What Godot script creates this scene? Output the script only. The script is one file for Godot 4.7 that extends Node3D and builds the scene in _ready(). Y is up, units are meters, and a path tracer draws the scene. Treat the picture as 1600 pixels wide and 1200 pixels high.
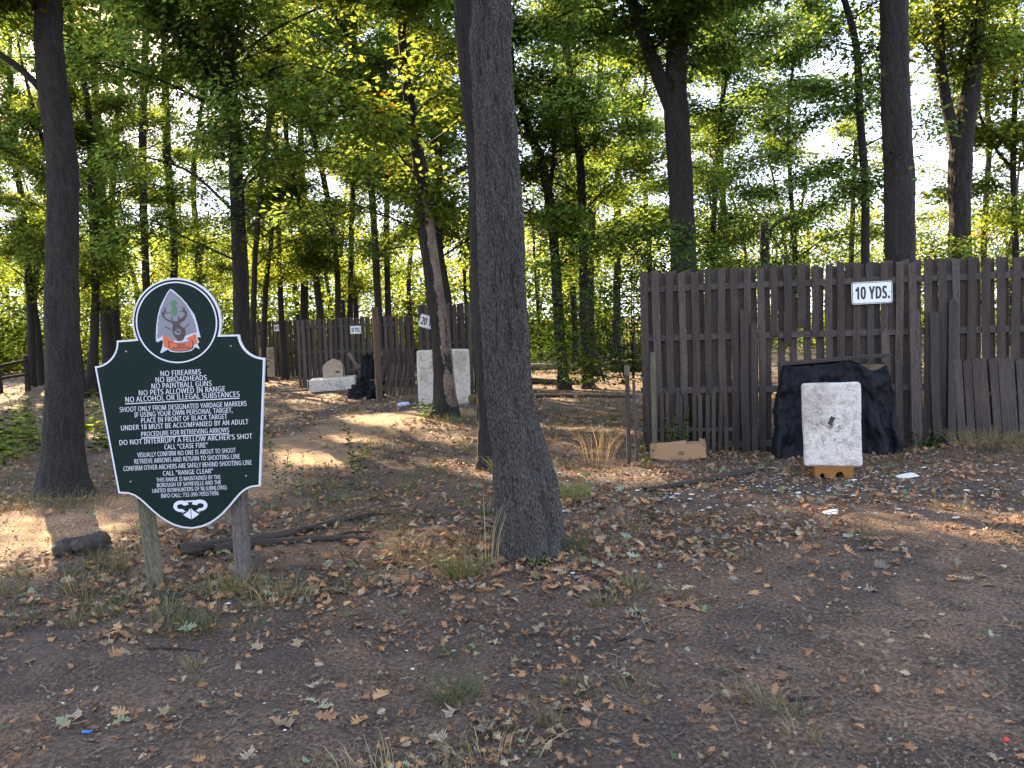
extends Node3D
# A woodland archery range: rule board, two big trunks in front, slatted fences with yardage signs, foam targets.

var rng := RandomNumberGenerator.new()
var noise := FastNoiseLite.new()
var used := {}
var M := {}
var clumps: Array[ArrayMesh] = []
var wide_clumps: Array[ArrayMesh] = []
var sun_to := Vector3(-0.44, 0.42, -0.79).normalized()
# places on the ground that the sun reaches through holes in the leaves: x, z, radius of the hole
var gaps := [
	[-4.4, -7.2, 0.42], [-3.75, -7.05, 0.36], [-2.3, -15.9, 0.5], [-1.5, -15.6, 0.42], [-3.1, -16.4, 0.45], [-2.9, -11.1, 0.36], [-2.3, -11.0, 0.3], [-1.0, -9.9, 0.2],
	[0.5, -14.0, 0.3], [1.7, -17.1, 0.45], [3.75, -6.1, 0.26], [4.3, -6.25, 0.45], [4.9, -6.3, 0.4], [2.2, -3.6, 0.0], [1.45, -9.4, 0.2], [-0.95, -5.9, 0.0], [-0.35, -9.5, 0.26],
	[2.9, -36.0, 0.9], [1.3, -28.0, 0.6], [1.0, -24.6, 0.5], [2.4, -24.0, 0.35], [-7.0, -19.0, 0.6], [-5.0, -22.0, 0.5], [0.9, -11.6, 0.2], [-1.9, -15.3, 0.7, 6.6], [-1.2, -15.3, 0.5, 6.2], [-9.0, -24.0, 0.7], [-13.0, -30.0, 1.0], [4.0, -40.0, 1.2],
	[-1.0, -12.9, 0.3], [1.6, -13.4, 0.34], [0.9, -19.5, 0.4], [-7.7, -15.1, 0.4], [-8.0, -13.0, 0.3],
]


class Geo:
	var v := PackedVector3Array()
	var uv := PackedVector2Array()
	var c := PackedColorArray()
	var ix := PackedInt32Array()
	func add(p: Vector3, t := Vector2.ZERO, col := Color.WHITE) -> int:
		v.append(p); uv.append(t); c.append(col)
		return v.size() - 1
	func tri(a: int, b: int, d: int) -> void:
		ix.append(a); ix.append(b); ix.append(d)
	func quad(a: int, b: int, d: int, e: int) -> void:
		tri(a, b, d); tri(a, d, e)
	func build(mat: Material, smooth := true) -> ArrayMesh:
		var a := []
		a.resize(Mesh.ARRAY_MAX)
		a[Mesh.ARRAY_VERTEX] = v; a[Mesh.ARRAY_TEX_UV] = uv; a[Mesh.ARRAY_COLOR] = c; a[Mesh.ARRAY_INDEX] = ix
		if smooth:
			var n := PackedVector3Array()
			n.resize(v.size())
			for i in range(0, ix.size(), 3):
				var p := v[ix[i]]
				var f := (v[ix[i + 2]] - p).cross(v[ix[i + 1]] - p)
				n[ix[i]] += f; n[ix[i + 1]] += f; n[ix[i + 2]] += f
			for i in n.size():
				n[i] = n[i].normalized() if n[i].length_squared() > 1e-20 else Vector3.UP
			a[Mesh.ARRAY_NORMAL] = n
		else:
			var fv := PackedVector3Array(); var fn := PackedVector3Array(); var fu := PackedVector2Array(); var fc := PackedColorArray()
			for i in range(0, ix.size(), 3):
				var p := v[ix[i]]
				var f := (v[ix[i + 2]] - p).cross(v[ix[i + 1]] - p).normalized()
				for k in 3:
					var j := ix[i + k]
					fv.append(v[j]); fn.append(f); fu.append(uv[j]); fc.append(c[j])
			a[Mesh.ARRAY_VERTEX] = fv; a[Mesh.ARRAY_NORMAL] = fn; a[Mesh.ARRAY_TEX_UV] = fu; a[Mesh.ARRAY_COLOR] = fc; a[Mesh.ARRAY_INDEX] = null
		var m := ArrayMesh.new()
		m.add_surface_from_arrays(Mesh.PRIMITIVE_TRIANGLES, a)
		m.surface_set_material(0, mat)
		return m


func numbered(called: String) -> String:
	var k: int = used.get(called, 0)
	used[called] = k + 1
	return called if k == 0 else "%s_%03d" % [called, k]

func thing(called: String, label: String, category: String, at := Vector3.ZERO, group := "", turn := 0.0) -> Node3D:
	var o := Node3D.new()
	o.name = numbered(called)
	add_child(o, true)
	o.position = at
	o.rotation.y = turn
	tag(o, label, category, group)
	return o

func tag(o: Node3D, label: String, category: String, group := "") -> Node3D:
	o.set_meta("label", label)
	o.set_meta("category", category)
	if group:
		o.set_meta("group", group)
	return o

func part_name(called: String, parent: Node3D) -> String:
	var names: Dictionary = parent.get_meta("_names") if parent.has_meta("_names") else {}
	var k: int = names.get(called, 0)
	names[called] = k + 1
	parent.set_meta("_names", names)
	return called if k == 0 else "%s_%03d" % [called, k]

func part(called: String, mesh: Mesh, parent: Node3D, at := Vector3.ZERO, turn := Vector3.ZERO) -> MeshInstance3D:
	var o := MeshInstance3D.new()
	o.name = part_name(called, parent)
	o.mesh = mesh
	o.position = at
	o.rotation = turn
	parent.add_child(o, true)
	return o

func single(called: String, mesh: Mesh, label: String, category: String, at := Vector3.ZERO, turn := Vector3.ZERO, group := "") -> MeshInstance3D:
	var o := MeshInstance3D.new()
	o.name = numbered(called)
	o.mesh = mesh
	o.position = at
	o.rotation = turn
	add_child(o, true)
	tag(o, label, category, group)
	return o

func scatter(called: String, mesh: Mesh, xf: Array, cols: Array, parent: Node3D, kind := "stuff") -> MultiMeshInstance3D:
	var mm := MultiMesh.new()
	mm.transform_format = MultiMesh.TRANSFORM_3D
	mm.use_colors = true
	mm.mesh = mesh
	mm.instance_count = xf.size()
	var b := PackedFloat32Array()
	b.resize(xf.size() * 16)
	for i in xf.size():
		var t: Transform3D = xf[i]
		var k: Color = cols[i]
		var o := i * 16
		b[o] = t.basis.x.x; b[o + 1] = t.basis.y.x; b[o + 2] = t.basis.z.x; b[o + 3] = t.origin.x
		b[o + 4] = t.basis.x.y; b[o + 5] = t.basis.y.y; b[o + 6] = t.basis.z.y; b[o + 7] = t.origin.y
		b[o + 8] = t.basis.x.z; b[o + 9] = t.basis.y.z; b[o + 10] = t.basis.z.z; b[o + 11] = t.origin.z
		b[o + 12] = k.r; b[o + 13] = k.g; b[o + 14] = k.b; b[o + 15] = 1.0
	mm.buffer = b
	var o := MultiMeshInstance3D.new()
	o.name = part_name(called, parent) if parent != self else numbered(called)
	o.multimesh = mm
	parent.add_child(o, true)
	if kind:
		o.set_meta("kind", kind)
	return o

# ---------------------------------------------------------------- textures and materials
func field(seed_: int, type: int, freq: float, size: int, octaves := 4, ridged := false, cell := -1) -> PackedByteArray:
	var n := FastNoiseLite.new()
	n.seed = seed_
	n.noise_type = type
	n.frequency = freq
	n.fractal_octaves = octaves
	n.fractal_type = FastNoiseLite.FRACTAL_RIDGED if ridged else FastNoiseLite.FRACTAL_FBM
	if octaves == 1:
		n.fractal_type = FastNoiseLite.FRACTAL_NONE
	if cell >= 0:
		n.cellular_return_type = cell
	var im := n.get_seamless_image(size, size)
	im.convert(Image.FORMAT_L8)
	return im.get_data()

func texture(size: int, f: Callable) -> ImageTexture:
	var d := PackedByteArray()
	d.resize(size * size * 3)
	for i in size * size:
		var k: Color = f.call(i)
		d[i * 3] = int(clampf(k.r, 0, 1) * 255); d[i * 3 + 1] = int(clampf(k.g, 0, 1) * 255); d[i * 3 + 2] = int(clampf(k.b, 0, 1) * 255)
	return ImageTexture.create_from_image(Image.create_from_data(size, size, false, Image.FORMAT_RGB8, d))

func mat(col: Color, rough := 0.85, tex: Texture2D = null, bump: Texture2D = null, bump_cm := 0.4, uvs := Vector3.ONE, tri := false) -> StandardMaterial3D:
	var m := StandardMaterial3D.new()
	m.albedo_color = col.linear_to_srgb()
	m.roughness = rough
	m.vertex_color_use_as_albedo = true
	if tex:
		m.albedo_texture = tex
	if bump:
		m.heightmap_enabled = true
		m.heightmap_texture = bump
		m.heightmap_scale = bump_cm
	m.uv1_scale = uvs
	if tri:
		m.uv1_triplanar = true
		m.uv1_world_triplanar = true
	m.cull_mode = BaseMaterial3D.CULL_DISABLED
	return m

func grey(a: float) -> Color:
	return Color(a, a, a)

func make_materials() -> void:
	var S := 512
	var ra := field(3, FastNoiseLite.TYPE_SIMPLEX, 0.04, S, 3, true)
	var rb := field(4, FastNoiseLite.TYPE_SIMPLEX, 0.05, S, 3)
	var rc := field(5, FastNoiseLite.TYPE_SIMPLEX, 0.006, S, 3)
	M.bark_tex = texture(S, func(i): var h := clampf(ra[i] / 255.0 * 1.25 - 0.2, 0, 1); var g := rb[i] / 255.0; var l := rc[i] / 255.0; var k := 0.16 + 0.66 * h + 0.22 * g + 0.14 * l; return Color(k, k * 0.985, k * 0.97))
	M.bark_bump = texture(S, func(i): return grey(pow(ra[i] / 255.0, 1.2) * 0.75 + rb[i] / 255.0 * 0.25))
	M.wood_tex = texture(S, func(i):
		var g := rb[i] / 255.0
		var l := rc[i] / 255.0
		var k := 0.42 + 0.5 * g + 0.3 * (l - 0.3) - 0.5 * smoothstep(0.72, 0.85, g * 0.5 + l * 0.5)
		return Color(k, k * 0.985, k * 0.965))
	M.wood_bump = texture(S, func(i): return grey(rb[i] / 255.0))
	var ga := field(11, FastNoiseLite.TYPE_SIMPLEX, 0.03, 1024, 6)
	var gb := field(12, FastNoiseLite.TYPE_CELLULAR, 0.06, 1024, 2)
	var gc := field(13, FastNoiseLite.TYPE_VALUE, 0.25, 1024, 2)
	M.soil_tex = texture(1024, func(i):
		var a := ga[i] / 255.0
		var b := gb[i] / 255.0
		var s := gc[i] / 255.0
		var k := clampf(0.3 + 0.55 * a + 0.2 * (b - 0.5) + 0.3 * (s - 0.5), 0.0, 1.0)
		if s > 0.80 and b > 0.5:
			k = minf(k + 0.35, 1.0)
		return Color(k, k * 0.985, k * 0.965))
	M.soil_bump = texture(1024, func(i): return grey(0.5 * ga[i] / 255.0 + 0.3 * gb[i] / 255.0 + 0.2 * gc[i] / 255.0))
	var fa := field(21, FastNoiseLite.TYPE_CELLULAR, 0.035, S, 1, false, FastNoiseLite.RETURN_DISTANCE)
	var fb := field(22, FastNoiseLite.TYPE_SIMPLEX, 0.01, S, 4)
	var fc := field(23, FastNoiseLite.TYPE_SIMPLEX, 0.09, S, 2)
	M.foam_tex = texture(S, func(i):
		var d := fa[i] / 255.0
		var big := fb[i] / 255.0
		var k := 0.88 + 0.12 * d
		var dirt := smoothstep(0.70, 0.82, fc[i] / 255.0 * 0.62 + big * 0.42)
		return Color(k, k * 0.99, k * 0.97).lerp(Color(0.42, 0.36, 0.30), dirt * 0.75))
	M.foam_bump = texture(S, func(i): return grey(0.6 * fa[i] / 255.0 + 0.4 * fc[i] / 255.0))
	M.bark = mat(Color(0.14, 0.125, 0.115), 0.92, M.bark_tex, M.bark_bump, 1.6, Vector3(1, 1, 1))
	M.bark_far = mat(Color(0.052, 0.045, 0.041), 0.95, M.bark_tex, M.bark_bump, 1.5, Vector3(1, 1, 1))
	M.deadwood = mat(Color(0.085, 0.068, 0.056), 0.92, M.wood_tex, M.wood_bump, 0.6, Vector3(2.2, 0.5, 1))
	M.bare_wood = mat(Color(0.27, 0.2, 0.155), 0.8, M.wood_tex, M.wood_bump, 0.3, Vector3(1.5, 0.5, 1))
	M.boards = []
	for k in [Color(0.105, 0.082, 0.070), Color(0.088, 0.064, 0.053), Color(0.128, 0.099, 0.084), Color(0.115, 0.094, 0.084), Color(0.072, 0.054, 0.046), Color(0.094, 0.068, 0.055), Color(0.135, 0.109, 0.095), Color(0.08, 0.066, 0.06)]:
		M.boards.append(mat(k, 0.85, M.wood_tex, M.wood_bump, 0.25, Vector3(6, 0.55, 1)))
	M.brown_board = mat(Color(0.066, 0.048, 0.04), 0.8, M.wood_tex, M.wood_bump, 0.2, Vector3(5, 0.5, 1))
	M.tan_board = mat(Color(0.2, 0.13, 0.08), 0.8, M.wood_tex, M.wood_bump, 0.2, Vector3(5, 0.5, 1))
	M.post = mat(Color(0.2, 0.185, 0.13), 0.9, M.wood_tex, M.wood_bump, 0.3, Vector3(5, 0.6, 1))
	M.grey_post = mat(Color(0.19, 0.165, 0.15), 0.9, M.wood_tex, M.wood_bump, 0.3, Vector3(5, 0.6, 1))
	M.soil = mat(Color.WHITE, 0.95, M.soil_tex, M.soil_bump, 1.6, Vector3(0.8, 0.8, 0.8), true)
	M.foam = mat(Color(0.66, 0.62, 0.58), 0.9, M.foam_tex, M.foam_bump, 0.9, Vector3(1.6, 1.6, 1.6))
	M.beige = mat(Color(0.42, 0.34, 0.25), 0.9, M.foam_tex, M.foam_bump, 0.6, Vector3(1, 1, 1))
	M.tarp = mat(Color(0.007, 0.008, 0.011), 0.5, null, M.wood_bump, 0.3, Vector3(2, 2, 1))
	M.tarp.metallic_specular = 0.25
	M.yellow = mat(Color(0.2, 0.085, 0.01), 0.55)
	M.card = mat(Color(0.27, 0.165, 0.09), 0.85)
	M.ink = mat(Color(0.06, 0.04, 0.03), 0.8)
	M.green_face = mat(Color(0.004, 0.014, 0.012), 0.55)
	M.green_face.metallic_specular = 0.25
	M.white_paint = mat(Color(0.54, 0.54, 0.57), 0.5)
	M.sign_white = mat(Color(0.66, 0.67, 0.66), 0.45)
	M.black_paint = mat(Color(0.015, 0.018, 0.017), 0.5)
	M.steel = mat(Color(0.3, 0.3, 0.3), 0.4); M.steel.metallic = 0.8
	M.emblem_white = mat(Color(0.15, 0.155, 0.18), 0.5)
	M.emblem_edge = mat(Color(0.42, 0.43, 0.47), 0.5)
	M.emblem_orange = mat(Color(0.48, 0.09, 0.03), 0.5)
	M.emblem_brown = mat(Color(0.04, 0.022, 0.017), 0.5)
	M.emblem_green = mat(Color(0.05, 0.13, 0.05), 0.5)
	M.leaf = mat(Color.WHITE, 0.42)
	M.leaf.backlight_enabled = true
	M.leaf.backlight = Color(1.46, 1.5, 0.95)
	M.dead_leaf = mat(Color.WHITE, 0.75)
	M.dead_leaf.backlight_enabled = true
	M.dead_leaf.backlight = Color(0.45, 0.4, 0.35)
	M.grass = mat(Color.WHITE, 0.6)
	M.grass.backlight_enabled = true
	M.grass.backlight = Color(0.8, 0.8, 0.6)
	M.chip = mat(Color.WHITE, 0.8)
	M.twig = mat(Color.WHITE, 0.9)
	M.plastic_blue = mat(Color(0.02, 0.12, 0.5), 0.3)
	M.wrapper = mat(Color(0.5, 0.55, 0.75), 0.3)
	M.red = mat(Color(0.4, 0.02, 0.02), 0.5)

# ---------------------------------------------------------------- shapes
func spline(pts: Array, rad: Array, step: float) -> Array:
	var op: Array[Vector3] = []
	var orr: Array[float] = []
	for i in pts.size() - 1:
		var p0: Vector3 = pts[maxi(i - 1, 0)]
		var p1: Vector3 = pts[i]
		var p2: Vector3 = pts[i + 1]
		var p3: Vector3 = pts[mini(i + 2, pts.size() - 1)]
		var k := maxi(1, int(ceil(p1.distance_to(p2) / step)))
		for j in k:
			var t := float(j) / k
			op.append(0.5 * (2.0 * p1 + (p2 - p0) * t + (2.0 * p0 - 5.0 * p1 + 4.0 * p2 - p3) * t * t + (3.0 * p1 - p0 - 3.0 * p2 + p3) * t * t * t))
			orr.append(lerpf(rad[i], rad[i + 1], t))
	op.append(pts[-1]); orr.append(rad[-1])
	return [op, orr]

func tube(g: Geo, pts: Array, rad: Array, sides: int, col := Color.WHITE, rough := 0.0, ridge := 0.0, uvm := Vector2(1, 1), flare := 0.0, tone := 0.0) -> void:
	var dir: Vector3 = (pts[-1] - pts[0]).normalized()
	var ref := Vector3.FORWARD if absf(dir.y) > 0.6 else Vector3.UP
	var first := g.v.size()
	var along := 0.0
	var ph := rng.randf() * TAU
	var sx := rng.randf() * 100.0
	for i in pts.size():
		var p: Vector3 = pts[i]
		var t: Vector3 = (pts[mini(i + 1, pts.size() - 1)] - pts[maxi(i - 1, 0)]).normalized()
		if i > 0:
			along += p.distance_to(pts[i - 1])
		var sd := t.cross(ref).normalized()
		var up := sd.cross(t)
		for k in sides + 1:
			var a := TAU * k / sides
			var r: float = rad[i]
			var o := sd * cos(a) + up * sin(a)
			var cc := col
			if rough > 0.0:
				var q := p + o * r
				r *= 1.0 + rough * noise.get_noise_3d(q.x * 30.0 + sx, q.y * 12.0, q.z * 30.0)
			if ridge > 0.0:
				# interlaced ridges of bark, long along the stem
				var w := noise.get_noise_3d(cos(a) * 90.0, along * 24.0 + sx, sin(a) * 90.0) * 1.6
				var e := 1.0 - absf(sin(a * 15.0 + w * 2.4 + along * 0.8)) ** 0.8
				var fine := noise.get_noise_3d(cos(a) * 520.0, along * 110.0, sin(a) * 520.0 + sx)
				var broken := noise.get_noise_3d(cos(a) * 240.0, along * 260.0, sin(a) * 240.0 + sx)
				r += ridge * (0.9 * (1.0 - e) * (0.6 + 0.8 * broken) + 0.75 * fine)
				var patch := noise.get_noise_3d(cos(a) * 14.0 + sx, along * 11.0, sin(a) * 14.0)
				var knot := noise.get_noise_3d(cos(a) * 26.0, along * 20.0 + 9.0, sin(a) * 26.0 + sx)
				r += ridge * (1.6 * patch + 2.2 * maxf(0.0, knot - 0.28))
				cc = col * (1.0 + tone * (fine * 0.7 + broken * 0.6) + 0.5 * patch)
				cc = cc.lerp(Color(1.05, 1.2, 0.85) * col, 0.5 * smoothstep(0.12, 0.4, patch + 0.5 * broken))
			if flare > 0.0:
				r *= 1.0 + flare * exp(-along / 0.16) * (0.5 + 0.5 * cos(a * 4.0 + ph + 0.6 * sin(a * 2.0)))
			g.add(p + o * r, Vector2(uvm.x * k / sides, along * uvm.y), cc)
	for i in pts.size() - 1:
		for k in sides:
			var a0 := first + i * (sides + 1) + k
			g.quad(a0, a0 + 1, a0 + sides + 2, a0 + sides + 1)
	var cap := g.add(pts[-1] + dir * rad[-1] * 0.4, Vector2(0.5, along * uvm.y), col)
	var lo := first + (pts.size() - 1) * (sides + 1)
	for k in sides:
		g.tri(lo + k, lo + k + 1, cap)

func box(g: Geo, lo: Vector3, hi: Vector3, ch := 0.0, col := Color.WHITE, off := Vector2.ZERO) -> void:
	# a box with its long upright edges chamfered; UVs in metres, v along y
	var c := minf(ch, minf(hi.x - lo.x, hi.z - lo.z) * 0.4)
	var ring: Array[Vector2] = []
	if c > 0.0:
		ring = [Vector2(lo.x + c, lo.z), Vector2(lo.x, lo.z + c), Vector2(lo.x, hi.z - c), Vector2(lo.x + c, hi.z), Vector2(hi.x - c, hi.z), Vector2(hi.x, hi.z - c), Vector2(hi.x, lo.z + c), Vector2(hi.x - c, lo.z)]
	else:
		ring = [Vector2(lo.x, lo.z), Vector2(lo.x, hi.z), Vector2(hi.x, hi.z), Vector2(hi.x, lo.z)]
	var n := ring.size()
	var u := 0.0
	for i in n:
		var a := ring[i]
		var b := ring[(i + 1) % n]
		var w := a.distance_to(b)
		var q := [g.add(Vector3(a.x, lo.y, a.y), off + Vector2(u, lo.y), col), g.add(Vector3(b.x, lo.y, b.y), off + Vector2(u + w, lo.y), col), g.add(Vector3(b.x, hi.y, b.y), off + Vector2(u + w, hi.y), col), g.add(Vector3(a.x, hi.y, a.y), off + Vector2(u, hi.y), col)]
		g.quad(q[0], q[3], q[2], q[1])
		u += w
	for s in 2:
		var y := hi.y if s == 1 else lo.y
		var ids: Array[int] = []
		for a in ring:
			ids.append(g.add(Vector3(a.x, y, a.y), off + Vector2(a.x, a.y), col))
		for i in range(1, n - 1):
			if s == 1:
				g.tri(ids[0], ids[i + 1], ids[i])
			else:
				g.tri(ids[0], ids[i], ids[i + 1])

func plate(g: Geo, poly: PackedVector2Array, z0: float, z1: float, col := Color.WHITE) -> void:
	# a flat cut-out standing in the xy plane
	var tris := Geometry2D.triangulate_polygon(poly)
	for s in 2:
		var z := z1 if s == 1 else z0
		var f := g.v.size()
		for p in poly:
			g.add(Vector3(p.x, p.y, z), p, col)
		for i in range(0, tris.size(), 3):
			g.tri(f + tris[i], f + tris[i + 1], f + tris[i + 2])
	for i in poly.size():
		var a := poly[i]
		var b := poly[(i + 1) % poly.size()]
		g.quad(g.add(Vector3(a.x, a.y, z0), a, col), g.add(Vector3(b.x, b.y, z0), b, col), g.add(Vector3(b.x, b.y, z1), b, col), g.add(Vector3(a.x, a.y, z1), a, col))

func cut(poly: PackedVector2Array, z0: float, z1: float, m: Material) -> ArrayMesh:
	var g := Geo.new()
	plate(g, poly, z0, z1)
	return g.build(m, false)

func annulus(r0: float, r1: float, z0: float, z1: float, m: Material) -> ArrayMesh:
	var g := Geo.new()
	var n := 72
	for i in n:
		var a := Vector2.from_angle(TAU * i / n)
		var b := Vector2.from_angle(TAU * (i + 1) / n)
		var q := func(p: Vector2, z: float) -> int: return g.add(Vector3(p.x, p.y, z))
		g.quad(q.call(a * r0, z1), q.call(a * r1, z1), q.call(b * r1, z1), q.call(b * r0, z1))
		g.quad(q.call(a * r1, z0), q.call(a * r1, z1), q.call(b * r1, z1), q.call(b * r1, z0))
		g.quad(q.call(a * r0, z0), q.call(a * r0, z1), q.call(b * r0, z1), q.call(b * r0, z0))
	return g.build(m, false)

func lettering(s: String, width: float, cap: float, m: Material, called: String, parent: Node3D, at: Vector3, weight := 700, embolden := 0.0) -> void:
	var f := SystemFont.new()
	f.font_names = PackedStringArray(["Droid Sans"])
	f.font_weight = weight
	var t := TextMesh.new()
	var fv := FontVariation.new()
	fv.base_font = f
	fv.variation_embolden = embolden
	t.font = fv
	t.text = s
	t.font_size = 64
	t.pixel_size = 0.01
	t.depth = 0.02
	t.curve_step = 2.0
	t.material = m
	var b := t.get_aabb()
	var o := part(called, t, parent, at)
	o.scale = Vector3(width / b.size.x, cap / 0.457, 0.05)

func foam_block(size: Vector3, r: float, res: float, pit: float, m: Material, seed_: int, warp := 0.006) -> ArrayMesh:
	var g := Geo.new()
	var h := size * 0.5
	var axes := [[Vector3.RIGHT, Vector3.UP, Vector3.BACK], [Vector3.LEFT, Vector3.UP, Vector3.FORWARD], [Vector3.FORWARD, Vector3.UP, Vector3.RIGHT], [Vector3.BACK, Vector3.UP, Vector3.LEFT], [Vector3.RIGHT, Vector3.FORWARD, Vector3.UP], [Vector3.RIGHT, Vector3.BACK, Vector3.DOWN]]
	for f in axes:
		var au: Vector3 = f[0]
		var av: Vector3 = f[1]
		var an: Vector3 = f[2]
		var lu := absf(au.dot(size))
		var lv := absf(av.dot(size))
		var ln := absf(an.dot(size))
		var nu := maxi(2, int(lu / res))
		var nv := maxi(2, int(lv / res))
		var first := g.v.size()
		for j in nv + 1:
			for i in nu + 1:
				var p := au * (float(i) / nu - 0.5) * lu + av * (float(j) / nv - 0.5) * lv + an * ln * 0.5
				var q := p.clamp(-h + Vector3.ONE * r, h - Vector3.ONE * r)
				var d := (p - q).normalized()
				var w := q + d * r
				var big := noise.get_noise_3d(w.x * 22.0 + seed_, w.y * 22.0, w.z * 22.0)
				var mid := noise.get_noise_3d(w.x * 170.0, w.y * 130.0 + seed_ * 3.0, w.z * 170.0)
				var fine := noise.get_noise_3d(w.x * 480.0, w.y * 480.0, w.z * 480.0 + seed_)
				var wear := 0.6 + 0.8 * smoothstep(0.0, 0.35, noise.get_noise_3d(w.x * 12.0 + 7.0 * seed_, w.y * 9.0, 3.0))
				var hit := 0.25 + 1.1 * exp(-(pow(w.x / (size.x * 0.22), 2) + pow((w.y + size.y * 0.02) / (size.y * 0.22), 2)))
				w += d * (big * warp * 2.2 - pit * wear * hit * smoothstep(0.12, 0.42, mid) - pit * 0.25 * fine)
				var dirt := smoothstep(0.16, 0.36, mid) * wear * hit + 0.35 * smoothstep(0.2, 0.5, big)
				g.add(w, Vector2(p.dot(au), p.dot(av)), Color.WHITE.lerp(Color(0.2, 0.14, 0.1), clampf(dirt * 0.85, 0, 1)))
		for j in nv:
			for i in nu:
				var a := first + j * (nu + 1) + i
				g.quad(a, a + nu + 1, a + nu + 2, a + 1)
	return g.build(m)

func gh(x: float, z: float) -> float:
	var h := 0.035 * noise.get_noise_2d(x * 9.0, z * 9.0) + 0.05 * noise.get_noise_2d(x * 2.0 + 40.0, z * 2.0)
	h += 0.14 * exp(-(pow((x - 6.1) / 1.0, 2) + pow((z + 9.75) / 0.5, 2)))
	h += 0.05 * exp(-(pow((x - 4.0) / 0.8, 2) + pow((z + 9.6) / 0.35, 2)))
	h += 0.05 * exp(-(pow(x - 0.1, 2) + pow(z + 6.0, 2)) / 0.25)
	if z < -35.0:
		h += 0.02 * (-35.0 - z) * smoothstep(0.0, 20.0, -35.0 - z)
	return h

func on(x: float, z: float, y := 0.0) -> Vector3:
	return Vector3(x, gh(x, z) + y, z)

func near_path(x: float, z: float) -> float:
	# how sandy and trodden the ground is, 0 to 1
	var p := Vector2(x, z)
	var t := [Vector2(-6.5, -5.2), Vector2(-4.7, -6.5), Vector2(-3.9, -7.8), Vector2(-3.4, -9.5), Vector2(-3.1, -11.3), Vector2(-3.2, -14.0), Vector2(-2.6, -16.6), Vector2(-1.2, -17.4)]
	var d := 99.0
	for i in t.size() - 1:
		d = minf(d, p.distance_to(Geometry2D.get_closest_point_to_segment(p, t[i], t[i + 1])))
	return 1.0 - smoothstep(0.5, 1.3, d + 0.5 * noise.get_noise_2d(x * 14.0, z * 14.0))

func bare(x: float, z: float) -> float:
	# packed bare soil where archers stand, 0 to 1
	var q := pow((x - 2.9) / 2.3, 2) + pow((z + 4.2) / 2.9, 2)
	var w := pow((x + 1.5) / 1.5, 2) * 0.8 + pow((z + 3.9) / 0.8, 2)
	return 1.0 - smoothstep(0.5, 1.15, minf(q, w) + 0.5 * noise.get_noise_2d(x * 10.0 + 5.0, z * 10.0))

# ---------------------------------------------------------------- leaves
func leaf_shape(g: Geo, at: Vector3, axis: Vector3, up: Vector3, size: float, lobes: bool, col: Color, curl := 0.0) -> void:
	var sd := axis.cross(up).normalized()
	var nn := sd.cross(axis).normalized()
	var st: Array
	if lobes:
		st = [[0.0, 0.015, 0.0], [0.16, 0.07, 0.0], [0.24, 0.26, 0.08], [0.34, 0.09, 0.0], [0.45, 0.38, 0.14], [0.58, 0.12, 0.0], [0.68, 0.34, 0.13], [0.8, 0.1, 0.0], [0.86, 0.17, 0.06], [1.0, 0.01, 0.0]]
	else:
		st = [[0.0, 0.02, 0.0], [0.3, 0.22, 0.06], [0.42, 0.14, 0.0], [0.6, 0.3, 0.08], [0.74, 0.14, 0.0], [1.0, 0.01, 0.0]]
	var prev := -1
	for s in st:
		var t: float = s[0]
		var w: float = s[1]
		var b: float = s[2]
		var lift := nn * size * curl * (4.0 * (t - 0.5) * (t - 0.5) - 0.3)
		var mid := g.add(at + axis * size * t + lift, Vector2.ZERO, col)
		g.add(at + axis * size * (t + b) + sd * size * w + lift + nn * size * w * (0.25 + curl), Vector2.ZERO, col)
		g.add(at + axis * size * (t + b) - sd * size * w + lift + nn * size * w * (0.25 + curl), Vector2.ZERO, col)
		if prev >= 0:
			g.quad(prev, prev + 1, mid + 1, mid)
			g.quad(prev, mid, mid + 2, prev + 2)
		prev = mid

func rand_dir() -> Vector3:
	return Vector3(rng.randfn(), rng.randfn(), rng.randfn()).normalized()

func make_clump(n: int, spread: float, flat: float, size: float, lobes: bool) -> ArrayMesh:
	var g := Geo.new()
	for i in n:
		var o := rand_dir() * pow(rng.randf(), 0.45) * spread
		o.y *= flat
		var ax := (Vector3(o.x, 0, o.z).normalized() + rand_dir() * 0.6 + Vector3.DOWN * rng.randf() * 0.7).normalized()
		var up := (Vector3.UP + rand_dir() * 0.75).normalized()
		var k := rng.randf_range(0.72, 1.25)
		leaf_shape(g, o, ax, up, size * rng.randf_range(0.7, 1.2), lobes, Color(k * rng.randf_range(0.92, 1.1), k, k * rng.randf_range(0.85, 1.1)), rng.randf_range(-0.15, 0.2))
	for i in 4:
		var e := rand_dir() * spread * 0.7
		e.y *= flat
		tube(g, [Vector3.ZERO, e * 0.5 + Vector3.UP * 0.02, e], [0.005, 0.004, 0.002], 3, Color(0.5, 0.35, 0.9))
	return g.build(M.leaf, false)

func in_gap(p: Vector3, extra: float) -> bool:
	for q in gaps:
		var a := Vector3(q[0], q[3] if q.size() > 3 else 0.0, q[1])
		var w := p - a
		var t := w.dot(sun_to)
		if t > 0.5 and (w - sun_to * t).length_squared() < pow(q[2] + extra, 2):
			return true
	return false

func leaf_tone(k: float) -> Color:
	# k: 0 deep green, 1 yellow green
	var r := rng.randf()
	var c := Color(0.094, 0.16, 0.10).lerp(Color(0.215, 0.25, 0.085), clampf(k + rng.randfn() * 0.2, 0, 1))
	if r < 0.004:
		c = Color(0.26, 0.08, 0.02)
	elif r < 0.016:
		c = Color(0.2, 0.165, 0.025)
	var b := rng.randf_range(0.8, 1.2)
	return Color(c.r * b, c.g * b, c.b * b)

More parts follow.
